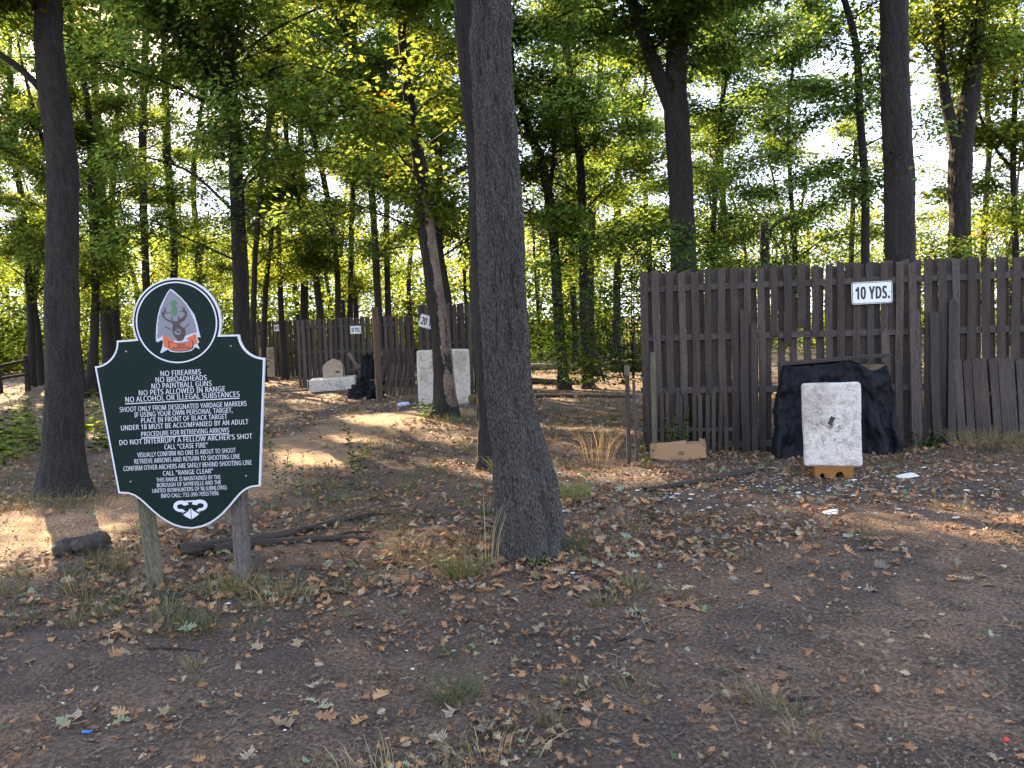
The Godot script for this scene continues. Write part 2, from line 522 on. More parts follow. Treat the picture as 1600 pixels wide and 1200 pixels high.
# ---------------------------------------------------------------- trees
func grow(tree: Node3D, stem: Array, rad: Array, c0: float, n: int, reach: float, tone: float, kind: int, nb: int, side := Vector3.ZERO, heavy := 0.0) -> void:
	# boughs along the stem above the height c0, and leaf sprays along the boughs; everything relative to the tree's foot
	var foot := tree.position
	var g := Geo.new()
	var xf := []
	var cols := []
	var lo := 0
	while lo < stem.size() - 2 and stem[lo].y < c0:
		lo += 1
	var top: float = stem[-1].y
	var turn := rng.randf() * TAU
	for i in nb:
		var f := (i + rng.randf() * 0.8) / nb
		var y := lerpf(c0, top, f)
		var k := lo
		while k < stem.size() - 1 and stem[k].y < y:
			k += 1
		var p: Vector3 = stem[k]
		turn += 2.4 + rng.randfn() * 0.3
		var out := Vector3(cos(turn), 0, sin(turn))
		out = (out + side * 0.8).normalized()
		var len := reach * (1.0 - 0.45 * f) * rng.randf_range(0.6, 1.1)
		var rise := rng.randf_range(0.05, 0.55)
		var b1 := p + (out + Vector3.UP * (rise + 0.3)).normalized() * len * 0.4
		var b2 := b1 + (out + rand_dir() * 0.35 + Vector3.UP * rise * 0.6).normalized() * len * 0.35
		var b3 := b2 + (out + rand_dir() * 0.5 - Vector3.UP * 0.15).normalized() * len * 0.3
		var br: float = minf(rad[k] * 0.45, 0.008 + len * 0.007)
		var s := spline([p, b1, b2, b3], [br, br * 0.7, br * 0.45, br * 0.2], 0.35)
		tube(g, s[0], s[1], 5, Color(0.9, 0.9, 0.9), 0.1, 0.0, Vector2(0.3, 0.6))
		var m := int(round(float(n) / nb * rng.randf_range(0.7, 1.3) * lerpf(1.0 - heavy, 1.0 + heavy, f)))
		for j in m:
			var t := pow(rng.randf(), 0.7)
			var q: Vector3 = s[0][int(t * (s[0].size() - 1))]
			var off := rand_dir() * (0.15 + 0.6 * rng.randf()) * (0.35 + 0.5 * t) * minf(1.0, reach / 2.4)
			off.y *= 0.5
			q += off
			if in_gap(foot + q, 0.24):
				continue
			if j % 6 == 0 and off.length() > 0.25:
				tube(g, [q - off, q - off * 0.4 + Vector3.UP * 0.04, q], [0.009, 0.007, 0.004], 3, Color(0.9, 0.9, 0.9))
			var sc := rng.randf_range(0.7, 1.2)
			var bs := Basis(Vector3.UP, rng.randf() * TAU) * Basis(Vector3.RIGHT, rng.randfn() * 0.25)
			xf.append(Transform3D(bs.scaled(Vector3.ONE * sc), q))
			cols.append(leaf_tone(tone))
	if g.v.size():
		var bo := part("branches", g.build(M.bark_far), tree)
		bo.set_meta("kind", "stuff")
	if xf.size():
		scatter("crown", clumps[kind % clumps.size()], xf, cols, tree)

func tree(label: String, d: float, pts: Array, c0: float, top: float, n: int, reach: float, tone: float, kind: int, near := 0, limbs := [], group := "", nb := 0) -> Node3D:
	if n > 0:
		n = int(n * (3.4 if near == 2 or c0 > 6.0 else (2.5 if d < 28.0 else 1.75)))
		reach *= 1.15
		c0 = c0 if c0 > 5.6 or near == 2 else c0 * 0.74
	var x0: float = pts[0][0]
	if pts[0][1] > 0.3:
		x0 = pts[0][0] - (pts[1][0] - pts[0][0]) / (pts[1][1] - pts[0][1]) * pts[0][1] * 0.5
	var foot := Vector3(x0, gh(x0, -d), -d)
	var o := thing("oak_tree", label, "tree", foot, group)
	var ctl := [Vector3(0, -0.12, 0)]
	var rr := [pts[0][2] * 1.1]
	for p in pts:
		if p[1] > 0.02 or ctl.size() > 1:
			ctl.append(Vector3(p[0] - x0, p[1] - foot.y, 0.0)); rr.append(p[2])
	if pts[0][1] > 0.3:
		rr[0] = pts[0][2] * 1.5
	# the stem goes on above the picture, thinning and swaying a little
	var last: Vector3 = ctl[-1]
	var dir := (last - (ctl[-2] as Vector3)).normalized()
	dir = (dir + Vector3.UP * 0.8).normalized()
	var lr: float = rr[-1]
	if top > last.y + 0.5:
		for i in 4:
			dir = (dir + rand_dir() * 0.14 + Vector3.UP * 0.1).normalized()
			last += dir * (top - (pts[-1][1] as float)) / 4.0
			ctl.append(last); rr.append(lerpf(lr, 0.025, (i + 1) / 4.0))
	var step := 0.025 if near == 2 else (0.05 if near == 1 else 0.3)
	var sides := 220 if near == 2 else (72 if near == 1 else 12)
	var s := spline(ctl, rr, step)
	var g := Geo.new()
	if near == 2:
		var cutp := 0
		while cutp < s[0].size() and s[0][cutp].y < 4.6:
			cutp += 1
		tube(g, s[0].slice(0, cutp), s[1].slice(0, cutp), sides, Color(1.2, 1.17, 1.13), 0.05, 0.013, Vector2(4, 0.7), 0.30, 2.0)
		var s2 := spline(s[0].slice(cutp - 1), s[1].slice(cutp - 1), 0.3)
		tube(g, s2[0], s2[1], 14, Color(1.2, 1.17, 1.13), 0.1, 0.0, Vector2(3, 1.4))
	elif near == 1:
		var cutp := 0
		while cutp < s[0].size() and s[0][cutp].y < 7.0:
			cutp += 1
		tube(g, s[0].slice(0, cutp), s[1].slice(0, cutp), sides, Color(0.36, 0.33, 0.315), 0.10, 0.013, Vector2(4, 0.6), 0.45, 1.1)
		var s2 := spline(s[0].slice(cutp - 1), s[1].slice(cutp - 1), 0.3)
		tube(g, s2[0], s2[1], 12, Color(0.36, 0.33, 0.315), 0.1, 0.0, Vector2(2, 0.9))
	else:
		tube(g, s[0], s[1], sides, Color.WHITE, 0.14, 0.0, Vector2(2, 0.9), 0.4)
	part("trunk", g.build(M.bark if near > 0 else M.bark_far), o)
	for l in limbs:
		var lp := []
		var lr2 := []
		for p in l:
			lp.append(Vector3(p[0] - x0, p[1] - foot.y, (p[3] if p.size() > 3 else 0.0))); lr2.append(p[2])
		var ls := spline(lp, lr2, 0.15)
		var lg := Geo.new()
		tube(lg, ls[0], ls[1], 16, Color(0.95, 0.93, 0.9), 0.12, 0.0, Vector2(1.5, 0.9))
		part("limb", lg.build(M.bark_far), o)
		if n > 0 and lp[-1].y > 5.0:
			grow(o, ls[0], ls[1], maxf(c0, lp[0].y + 0.6), int(n * 0.22), reach * 0.8, tone, kind + 1, 14)
	if n > 0:
		var st := spline(ctl, rr, 0.25)
		grow(o, st[0], st[1], c0, n, reach, tone, kind, nb if nb > 0 else maxi(14, n / 45), Vector3.ZERO, 0.2 if d < 28.0 else 0.0)
	return o

func forest() -> void:
	var G1 := "slender trees of the wood behind the range"
	tree("big grey oak trunk in the middle of the clearing, swollen near its foot", 6.01, [[0.08, 0.00, 0.235], [0.08, 0.33, 0.232], [0.07, 0.57, 0.227], [0.04, 0.80, 0.196], [-0.01, 1.09, 0.177], [-0.04, 1.46, 0.168], [-0.04, 1.98, 0.159], [-0.05, 2.66, 0.149], [-0.07, 3.12, 0.145], [-0.08, 3.75, 0.135], [-0.08, 4.10, 0.133]], 6.2, 13.0, 380, 3.4, 0.4, 0, 2)
	tree("dark straight tree half hidden behind the left edge of the big middle trunk", 9.86, [[-0.26, 0.00, 0.199], [-0.27, 0.35, 0.153], [-0.28, 1.05, 0.146], [-0.30, 2.19, 0.142], [-0.29, 3.69, 0.146], [-0.33, 4.43, 0.15], [-0.37, 5.10, 0.15], [-0.39, 5.68, 0.146]], 7.0, 14.0, 420, 3.2, 0.4, 1, 1)
	tree("thick dark oak trunk with flared foot standing left behind the green rule board", 9.17, [[-5.07, 0.00, 0.27], [-5.06, 0.27, 0.235], [-5.04, 0.59, 0.208], [-4.99, 1.24, 0.188], [-4.93, 2.37, 0.162], [-4.87, 3.14, 0.150], [-4.85, 3.69, 0.146], [-4.88, 4.24, 0.146], [-4.91, 5.00, 0.136], [-4.92, 5.54, 0.132]], 6.4, 14.0, 420, 3.2, 0.4, 2, 1, [[[-4.84, 4.2, 0.05], [-5.15, 4.62, 0.036, 0.1], [-5.6, 4.95, 0.026, 0.1], [-6.1, 5.35, 0.016, 0.2]]])
	tree("straight tree rising behind the right shoulder of the green rule board", 17.0, [[-5.55, 0.02, 0.20], [-5.53, 0.6, 0.165], [-5.52, 2.09, 0.152], [-5.49, 3.26, 0.145], [-5.48, 4.69, 0.132], [-5.47, 5.97, 0.125], [-5.50, 7.49, 0.119], [-5.50, 8.75, 0.112]], 4.2, 15.0, 640, 3.8, 0.5, 3, 1, [[[-5.48, 5.9, 0.07], [-5.9, 7.0, 0.055], [-6.5, 8.0, 0.04], [-7.0, 8.6, 0.03]]], G1)
	tree("thicker left one of a close pair of trunks beside the rule board's left shoulder", 35.17, [[-17.06, 0.0, 0.355], [-17.16, 2.73, 0.232], [-17.08, 5.43, 0.219], [-17.05, 8.11, 0.191], [-17.01, 11.28, 0.178]], 4.5, 17.0, 520, 3.6, 0.75, 4, 0, [], G1)
	tree("thinner right one of a close pair of trunks beside the rule board's left shoulder", 37.5, [[-17.95, 0.0, 0.291], [-17.90, 2.79, 0.204], [-17.87, 5.10, 0.189], [-17.77, 7.67, 0.160], [-17.32, 11.34, 0.131]], 4.5, 17.0, 420, 3.4, 0.8, 5, 0, [], G1)
	tree("upright slim tree just right of the thick dark left trunk", 26.75, [[-13.71, 0.0, 0.229], [-13.50, 1.66, 0.135], [-13.34, 3.51, 0.125], [-13.28, 5.56, 0.125], [-13.21, 8.59, 0.104]], 3.6, 15.0, 600, 3.6, 0.6, 0, 0, [], G1)
	tree("slim tree leaning left out from behind the thick dark left trunk", 26.24, [[-13.76, 0.0, 0.163], [-13.79, 1.68, 0.122], [-13.94, 3.10, 0.112], [-14.08, 4.11, 0.102], [-14.10, 5.71, 0.092]], 3.8, 12.0, 300, 2.6, 0.6, 1, 0, [], G1)
	tree("straight thin tree behind the split rail fence, left of a crooked one", 34.57, [[-20.19, 0.0, 0.188], [-20.04, 2.28, 0.148], [-19.98, 4.67, 0.148], [-19.99, 7.31, 0.134], [-20.25, 9.67, 0.121], [-20.19, 12.78, 0.107]], 4.2, 17.0, 460, 3.4, 0.7, 2, 0, [], G1)
	tree("crooked thin tree behind the split rail fence, right of a straight one", 36.06, [[-20.63, 0.0, 0.196], [-20.65, 2.30, 0.168], [-20.72, 3.69, 0.154], [-20.37, 5.62, 0.140], [-19.96, 7.53, 0.126]], 4.6, 15.0, 380, 3.2, 0.7, 3, 0, [], G1)
	tree("dark tree at the left edge of the photo beside the split rail fence", 31.0, [[-19.49, 0.0, 0.246], [-19.46, 1.77, 0.197], [-19.42, 3.72, 0.172], [-19.30, 7.58, 0.147]], 4.0, 15.0, 460, 3.4, 0.5, 4, 0, [], G1)
	tree("bowed thin tree at the left end of the thirty yard fence, curving right", 30.0, [[-9.42, 1.01, 0.105], [-9.16, 4.32, 0.099], [-9.05, 5.28, 0.099], [-8.81, 7.16, 0.093], [-8.41, 9.23, 0.093], [-7.96, 11.93, 0.082], [-7.78, 13.67, 0.070]], 5.0, 16.0, 380, 3.0, 0.7, 5, 0, [], G1)
	tree("wavy thin tree beside the bowed one at the thirty yard fence's left end", 33.0, [[-9.91, 0.94, 0.115], [-9.65, 3.99, 0.103], [-9.36, 5.75, 0.090], [-9.37, 7.50, 0.090]], 4.4, 12.0, 300, 2.6, 0.8, 0, 0, [], G1)
	tree("long thin tree sweeping left as it rises behind the thirty yard sign", 31.0, [[-6.52, 0.89, 0.120], [-6.45, 2.33, 0.108], [-6.41, 4.31, 0.108], [-6.62, 6.68, 0.108], [-6.95, 8.66, 0.096], [-7.25, 9.83, 0.096], [-7.87, 12.35, 0.096], [-8.11, 14.08, 0.084]], 5.2, 16.5, 400, 3.0, 0.6, 1, 0, [], G1)
	tree("left-leaning tree with a kink behind the middle of the thirty yard fence", 32.0, [[-7.32, 0.89, 0.149], [-7.33, 2.37, 0.137], [-7.53, 4.94, 0.124], [-7.89, 6.68, 0.112], [-8.30, 8.92, 0.099], [-8.27, 11.63, 0.087]], 5.0, 15.0, 380, 3.0, 0.7, 2, 0, [], G1)
	tree("slim straight tree behind the left part of the thirty yard fence", 34.0, [[-9.36, 0.89, 0.119], [-9.39, 2.47, 0.119], [-9.37, 5.08, 0.106], [-9.28, 7.98, 0.106], [-9.25, 10.74, 0.092]], 4.6, 15.0, 360, 3.0, 0.8, 3, 0, [], G1)
	tree("stouter straight tree behind the left part of the thirty yard fence", 36.0, [[-9.04, 0.83, 0.182], [-8.84, 5.04, 0.168], [-8.78, 8.00, 0.140], [-8.73, 10.72, 0.126]], 4.8, 16.0, 420, 3.2, 0.7, 4, 0, [], G1)
	tree("slim straight tree right above the thirty yard sign", 34.0, [[-6.64, 0.80, 0.119], [-6.58, 2.38, 0.119], [-6.39, 5.51, 0.106], [-6.20, 8.65, 0.092], [-6.18, 12.68, 0.079]], 5.2, 17.0, 380, 3.0, 0.6, 5, 0, [], G1)
	tree("dark straight tree behind the tall timber post at the end of the thirty yard fence", 30.0, [[-4.77, 0.87, 0.152], [-4.76, 2.26, 0.140], [-4.81, 6.47, 0.128], [-4.96, 8.38, 0.128], [-5.00, 10.70, 0.117], [-5.47, 13.60, 0.105]], 5.0, 17.0, 420, 3.0, 0.5, 0, 0, [], G1)
	tree("slim tree beside the dark one behind the tall timber post", 34.0, [[-5.06, 0.75, 0.132], [-5.00, 2.33, 0.132], [-4.94, 5.59, 0.119], [-4.77, 9.25, 0.106], [-4.78, 12.13, 0.092]], 5.0, 16.0, 380, 3.0, 0.6, 1, 0, [], G1)
	var lt := tree("leaning tree with a stripped bare face in front of the twenty yard foam block", 16.08, [[-1.35, -0.03, 0.30], [-1.33, 0.19, 0.25], [-1.33, 0.69, 0.196], [-1.35, 1.44, 0.165], [-1.41, 2.19, 0.150], [-1.47, 2.81, 0.144], [-1.54, 3.55, 0.137], [-1.61, 4.53, 0.125], [-1.70, 5.39, 0.112], [-1.79, 6.05, 0.100], [-1.89, 7.31, 0.081], [-1.93, 8.14, 0.069]], 4.9, 11.5, 360, 2.5, 0.7, 2, 1)
	# the stripped side of its trunk: bare wood in a strip that wraps the right of the stem
	var wg := Geo.new()
	var wc := [Vector3(-1.325, 0.22, 0.262), Vector3(-1.33, 0.69, 0.204), Vector3(-1.35, 1.44, 0.175), Vector3(-1.41, 2.19, 0.160), Vector3(-1.47, 2.81, 0.153), Vector3(-1.54, 3.55, 0.146), Vector3(-1.61, 4.4, 0.133)]
	var sp := spline([Vector3(wc[0].x, wc[0].y, 0), Vector3(wc[1].x, wc[1].y, 0), Vector3(wc[2].x, wc[2].y, 0), Vector3(wc[3].x, wc[3].y, 0), Vector3(wc[4].x, wc[4].y, 0), Vector3(wc[5].x, wc[5].y, 0), Vector3(wc[6].x, wc[6].y, 0)], [wc[0].z, wc[1].z, wc[2].z, wc[3].z, wc[4].z, wc[5].z, wc[6].z], 0.08)
	for i in sp[0].size():
		var p: Vector3 = sp[0][i] - Vector3(-1.35, 0, 0)
		var f: float = float(i) / (sp[0].size() - 1)
		var a0: float = 1.75 - 0.2 * f + 0.25 * noise.get_noise_1d(p.y * 40.0)
		var a1: float = -1.1 + 0.25 * f + 0.3 * noise.get_noise_1d(p.y * 46.0 + 70.0)
		for k in 13:
			var t := k / 12.0
			var a: float = lerpf(a0, a1, t)
			var edge := minf(1.0, 8.0 * t * (1.0 - t)) * minf(1.0, 9.0 * f) * minf(1.0, 9.0 * (1.0 - f))
			var r: float = sp[1][i] * (0.94 + 0.11 * edge + 0.03 * noise.get_noise_2d(t * 60.0, p.y * 18.0))
			wg.add(p + Vector3(cos(a) * r, 0, sin(a) * r), Vector2(t * 0.35, p.y), Color.WHITE * rng.randf_range(0.92, 1.06))
	for i in sp[0].size() - 1:
		for k in 12:
			var a: int = i * 13 + k
			wg.quad(a, a + 13, a + 14, a + 1)
	var bw := part("bare_wood", wg.build(M.bare_wood), lt)
	bw.set_meta("label", "pale strip of wood where the bark is gone")
	tree("dark slim tree rising straight behind the twenty yard fence", 24.0, [[-1.72, 0.02, 0.15], [-1.75, 0.96, 0.121], [-1.78, 2.61, 0.112], [-1.98, 4.39, 0.103], [-1.88, 6.84, 0.103], [-1.85, 7.87, 0.093], [-1.80, 10.07, 0.084]], 4.6, 15.0, 540, 3.2, 0.5, 3, 0, [], G1)
	tree("thin stem bending far left above the leaning stripped tree", 26.0, [[-2.5, 0.02, 0.11], [-2.52, 1.8, 0.095], [-2.55, 3.33, 0.091], [-2.74, 5.13, 0.091], [-2.84, 6.71, 0.091], [-3.14, 7.66, 0.091], [-3.45, 8.49, 0.081], [-4.25, 9.68, 0.081], [-4.69, 10.85, 0.071], [-5.51, 12.41, 0.061]], 5.4, 15.5, 560, 3.4, 0.5, 4, 0, [], G1)
	tree("left-leaning tree just right of the big middle trunk, broken bough near its top", 23.69, [[1.49, 0.0, 0.2], [1.47, 0.68, 0.147], [1.39, 2.34, 0.138], [1.33, 4.09, 0.129], [1.16, 5.82, 0.129], [0.80, 7.12, 0.120], [0.34, 8.70, 0.101]], 4.4, 12.5, 330, 2.7, 0.5, 5, 1, [[[1.2, 5.6, 0.07], [1.36, 6.4, 0.055], [1.4, 7.4, 0.04], [1.3, 8.6, 0.03]]], G1)
	tree("straight grey tree in the leaf litter, nearest left of the ten yard fence's stake", 23.64, [[2.19, 0.0, 0.18], [2.15, 0.85, 0.129], [2.12, 2.31, 0.119], [2.14, 6.07, 0.110], [1.97, 7.71, 0.101], [1.83, 9.83, 0.083]], 4.2, 14.0, 400, 2.9, 0.4, 0, 1, [], G1)
	tree("darker straight tree close behind the right side of the grey one in the leaf litter", 29.82, [[3.12, 0.0, 0.21], [2.96, 1.09, 0.151], [2.90, 2.48, 0.151], [3.03, 5.68, 0.151], [3.22, 7.93, 0.139], [3.40, 9.71, 0.116], [3.56, 12.37, 0.104]], 4.4, 15.0, 440, 3.1, 0.4, 1, 0, [], G1)
	tree("far dark trunk seen between the left-leaning and the grey tree right of the middle trunk", 38.0, [[2.98, 0.23, 0.207], [2.95, 2.14, 0.162], [2.88, 5.07, 0.162], [2.84, 7.97, 0.148], [2.86, 10.83, 0.133]], 4.2, 16.0, 440, 3.3, 0.6, 2, 0, [], G1)
	tree("tree with a wide flared foot by the far picket fence, one bough reaching left", 42.0, [[5.33, 0.02, 0.6], [5.33, 0.31, 0.457], [5.38, 1.15, 0.261], [5.45, 2.78, 0.2], [5.67, 9.44, 0.179], [6.06, 12.34, 0.147]], 4.8, 17.0, 380, 3.6, 0.6, 3, 0, [[[5.6, 8.3, 0.12], [4.9, 9.3, 0.10], [4.2, 10.0, 0.08], [3.9, 11.3, 0.06]]], G1)
	tree("big forked tree towering behind the left half of the ten yard fence", 16.0, [[3.38, 0.05, 0.30], [3.39, 1.79, 0.249], [3.38, 3.27, 0.236], [3.34, 4.85, 0.230], [3.31, 5.69, 0.226], [3.3, 6.29, 0.205], [3.36, 7.12, 0.182], [3.4, 7.83, 0.175], [3.46, 8.54, 0.165]], 6.3, 14.0, 330, 3.0, 0.35, 4, 1, [[[3.2, 5.85, 0.15], [2.98, 6.44, 0.14], [2.78, 6.96, 0.128], [2.5, 7.8, 0.112], [2.3, 8.45, 0.099], [1.9, 10.2, 0.06]], [[3.4, 7.35, 0.07], [3.8, 7.7, 0.055], [4.3, 8.1, 0.04], [4.9, 8.5, 0.03]]])
	tree("slim wavy tree left of the thick straight one behind the ten yard sign", 15.0, [[6.47, 0.04, 0.082], [6.46, 2.71, 0.070], [6.46, 4.06, 0.070], [6.37, 5.46, 0.064], [6.32, 6.54, 0.064], [6.11, 7.36, 0.052]], 5.0, 10.0, 90, 1.5, 0.3, 5, 0)
	tree("thick straight tree behind the ten yard fence, right above its sign", 13.5, [[6.44, 0.0, 0.25], [6.43, 0.8, 0.235], [6.40, 2.58, 0.220], [6.37, 3.83, 0.226], [6.31, 5.26, 0.210], [6.29, 6.76, 0.205], [6.28, 7.16, 0.205]], 7.6, 15.0, 400, 3.2, 0.4, 0, 1)
	tree("tree forked in a V behind the right end of the ten yard fence", 17.0, [[9.30, 0.03, 0.238], [9.26, 2.93, 0.211], [9.26, 4.74, 0.211], [9.30, 5.2, 0.2], [9.5, 6.4, 0.16], [9.64, 8.0, 0.13]], 6.2, 13.0, 220, 2.5, 0.7, 1, 1, [[[9.22, 5.0, 0.14], [9.0, 5.9, 0.115], [8.86, 6.9, 0.10], [8.8, 8.2, 0.08], [8.6, 9.8, 0.05]]])
	tree("thin tree at the photo's right edge above the ten yard fence, bough reaching left", 20.0, [[12.3, 0.02, 0.1], [12.30, 0.64, 0.085], [12.24, 3.18, 0.070], [12.17, 5.30, 0.066], [12.21, 7.17, 0.062], [12.19, 8.84, 0.054]], 4.0, 11.0, 200, 2.4, 0.8, 2, 0, [[[12.18, 5.2, 0.045], [11.8, 5.6, 0.036], [11.4, 6.4, 0.028], [11.2, 7.2, 0.02]]])
	tree("snapped-off short trunk behind the ten yard fence with a bare limb to the right", 20.0, [[6.17, 0.02, 0.15], [6.17, 0.83, 0.13], [6.19, 3.46, 0.12], [6.17, 4.1, 0.10]], 9.0, 4.2, 0, 1.0, 0.3, 3, 0, [[[6.2, 3.7, 0.07], [6.5, 4.1, 0.055], [6.95, 4.25, 0.04]]])
	tree("slender leafy tree behind the ten yard fence, just right of the big forked tree", 24.0, [[6.0, 0.02, 0.10], [5.9, 3.0, 0.085], [6.05, 6.0, 0.07]], 3.6, 11.0, 330, 3.0, 0.35, 3)
	tree("slender leafy tree behind the ten yard fence, left of the slim wavy one", 27.0, [[9.2, 0.02, 0.11], [9.35, 3.0, 0.09], [9.2, 6.5, 0.07]], 3.8, 12.0, 330, 3.2, 0.3, 4)
	tree("tall leafy tree far behind the snapped-off trunk", 33.0, [[8.6, 0.02, 0.15], [8.7, 4.0, 0.12], [8.5, 9.0, 0.10]], 5.0, 17.0, 640, 3.8, 0.5, 5)
	tree("tall leafy tree far behind the gap between the slim wavy and thick trunks", 37.0, [[15.4, 0.02, 0.15], [15.3, 4.0, 0.12], [15.5, 9.0, 0.10]], 4.5, 12.5, 200, 3.4, 0.9, 0)
	tree("slim leafy tree far behind the V-forked tree", 30.0, [[17.3, 0.02, 0.13], [17.2, 4.0, 0.11], [17.4, 8.0, 0.09]], 4.0, 13.0, 260, 3.4, 0.9, 1)
	tree("slim leafy tree far behind the big forked tree's left limb", 34.0, [[5.7, 0.02, 0.13], [5.8, 4.0, 0.11], [5.6, 9.0, 0.09]], 5.5, 16.0, 480, 3.4, 0.5, 2)
	tree("thin bare-stemmed tree left of the one above the thirty yard sign", 36.0, [[-6.67, 0.74, 0.112], [-6.69, 2.97, 0.112], [-6.79, 5.74, 0.098], [-6.56, 7.92, 0.098]], 4.4, 14.0, 360, 3.0, 0.8, 4, 0, [], G1)
	tree("far straight tree above the round top of the green rule board", 38.0, [[-14.35, 0.92, 0.177], [-14.21, 3.56, 0.162], [-14.18, 6.18, 0.148], [-14.23, 8.50, 0.133]], 4.8, 16.0, 460, 3.5, 0.8, 5, 0, [], G1)
	tree("thick-topped tree left above the round top of the green rule board", 36.0, [[-14.72, 0.99, 0.168], [-14.63, 3.50, 0.154], [-14.43, 5.98, 0.150], [-14.51, 9.53, 0.18], [-14.41, 13.03, 0.15]], 5.0, 17.0, 460, 3.4, 0.6, 0, 0, [], G1)
	tree("tree close left of the rule board's round top, in front of the thick-topped one", 34.0, [[-15.2, 1.06, 0.159], [-14.9, 3.42, 0.145], [-14.8, 7.05, 0.155], [-14.6, 10.90, 0.145], [-14.3, 13.93, 0.132]], 5.0, 17.0, 460, 3.4, 0.6, 1, 0, [], G1)

func woodland() -> void:
	# the far edge of the wood, beyond what can be told apart: foliage and stems as one mass each
	var xf := []
	var cols := []
	for i in 13000:
		var x := rng.randf_range(-62, 62)
		var z := rng.randf_range(-44, -76)
		var y := pow(rng.randf(), 1.4) * (6.5 + 0.17 * (-44.0 - z)) + 0.2
		if noise.get_noise_3d(x * 3.0, y * 4.0, z * 2.0) < -0.2 or (x > 7.0 and rng.randf() < 0.55):
			continue
		var p := Vector3(x, gh(x, z) + y, z)
		xf.append(Transform3D(Basis(Vector3.UP, rng.randf() * TAU).scaled(Vector3.ONE * rng.randf_range(1.5, 2.4)), p))
		cols.append(leaf_tone(0.95))
	var o := scatter("woodland_foliage", wide_clumps[0], xf, cols, self)
	tag(o, "sunlit yellow-green foliage of the far edge of the wood", "foliage")
	var g := Geo.new()
	for i in 90:
		var x := rng.randf_range(-50, 50)
		var z := rng.randf_range(-44, -70)
		var p := on(x, z, -0.2)
		var h := rng.randf_range(9, 15)
		var r := rng.randf_range(0.09, 0.2)
		var q := p + Vector3(rng.randfn() * 0.5, h * 0.5, 0)
		var s := spline([p, q, p + Vector3(rng.randfn() * 1.0, h, rng.randfn())], [r, r * 0.8, r * 0.3], 1.2)
		tube(g, s[0], s[1], 7, Color.WHITE, 0.1, 0.0, Vector2(2, 0.9), 0.3)
	var t := single("far_tree_trunks", g.build(M.bark_far), "thin dark trunks of the far edge of the wood", "trees")
	t.set_meta("kind", "stuff")

func shrub(called: String, label: String, at: Vector3, size: Vector3, n: int, tone: float, kind: int, stems := 6) -> void:
	var o := thing(called, label, "shrub", at)
	var g := Geo.new()
	var xf := []
	var cols := []
	for i in stems:
		var e := Vector3(rng.randf_range(-1, 1) * size.x * 0.4, size.y * rng.randf_range(0.6, 1.0), rng.randf_range(-1, 1) * size.z * 0.4)
		g = Geo.new()
		tube(g, [Vector3(e.x * 0.2, -0.05, e.z * 0.2), e * 0.5, e], [0.014, 0.01, 0.004], 5)
		part("stem", g.build(M.bark_far), o)
	for i in n:
		var p := Vector3(rng.randf_range(-1, 1), 0, rng.randf_range(-1, 1)) * 0.5
		var y := rng.randf()
		var w := sqrt(1.0 - pow(2.0 * y - 0.9, 2) * 0.8) if absf(2.0 * y - 0.9) < 1.1 else 0.2
		p = Vector3(p.x * size.x * w, y * size.y, p.z * size.z * w)
		if in_gap(at + p, 0.2):
			continue
		xf.append(Transform3D(Basis(Vector3.UP, rng.randf() * TAU).scaled(Vector3.ONE * rng.randf_range(0.5, 0.9)), p))
		cols.append(leaf_tone(tone))
	scatter("foliage", clumps[kind % clumps.size()], xf, cols, o)

# ---------------------------------------------------------------- plants on the ground
func blades(g: Geo, n: int, r: float, h: float, c0: Color, c1: Color, lean := 0.5) -> void:
	for i in n:
		var a := rng.randf() * TAU
		var p := Vector3(cos(a), 0, sin(a)) * r * sqrt(rng.randf()) - Vector3.UP * 0.02
		var out := (Vector3(p.x, 0, p.z) / maxf(r, 0.01) + rand_dir() * 0.5)
		out.y = 0
		var hh := h * rng.randf_range(0.45, 1.1)
		var col := c0.lerp(c1, rng.randf()) * rng.randf_range(0.75, 1.2)
		var w := Vector3(-sin(a), 0, cos(a)).rotated(Vector3.UP, rng.randf() * 3.0) * rng.randf_range(0.0012, 0.0028)
		var q1 := p + Vector3.UP * hh * 0.55 + out * hh * lean * 0.25
		var q2 := p + Vector3.UP * hh * 0.92 + out * hh * lean * 0.75
		var q3 := p + Vector3.UP * hh * 0.95 + out * hh * lean * 1.25
		var i0 := g.add(p - w, Vector2.ZERO, col)
		g.add(p + w, Vector2.ZERO, col); g.add(q1 - w * 0.9, Vector2.ZERO, col); g.add(q1 + w * 0.9, Vector2.ZERO, col)
		g.add(q2 - w * 0.6, Vector2.ZERO, col); g.add(q2 + w * 0.6, Vector2.ZERO, col); g.add(q3, Vector2.ZERO, col)
		g.quad(i0, i0 + 2, i0 + 3, i0 + 1); g.quad(i0 + 2, i0 + 4, i0 + 5, i0 + 3); g.tri(i0 + 4, i0 + 6, i0 + 5)

func tuft(label: String, at: Vector3, n: int, r: float, h: float, c0: Color, c1: Color, lean := 0.5) -> void:
	var g := Geo.new()
	blades(g, n, r, h, c0, c1, lean)
	single("grass_tuft", g.build(M.grass), label, "grass tuft", at)

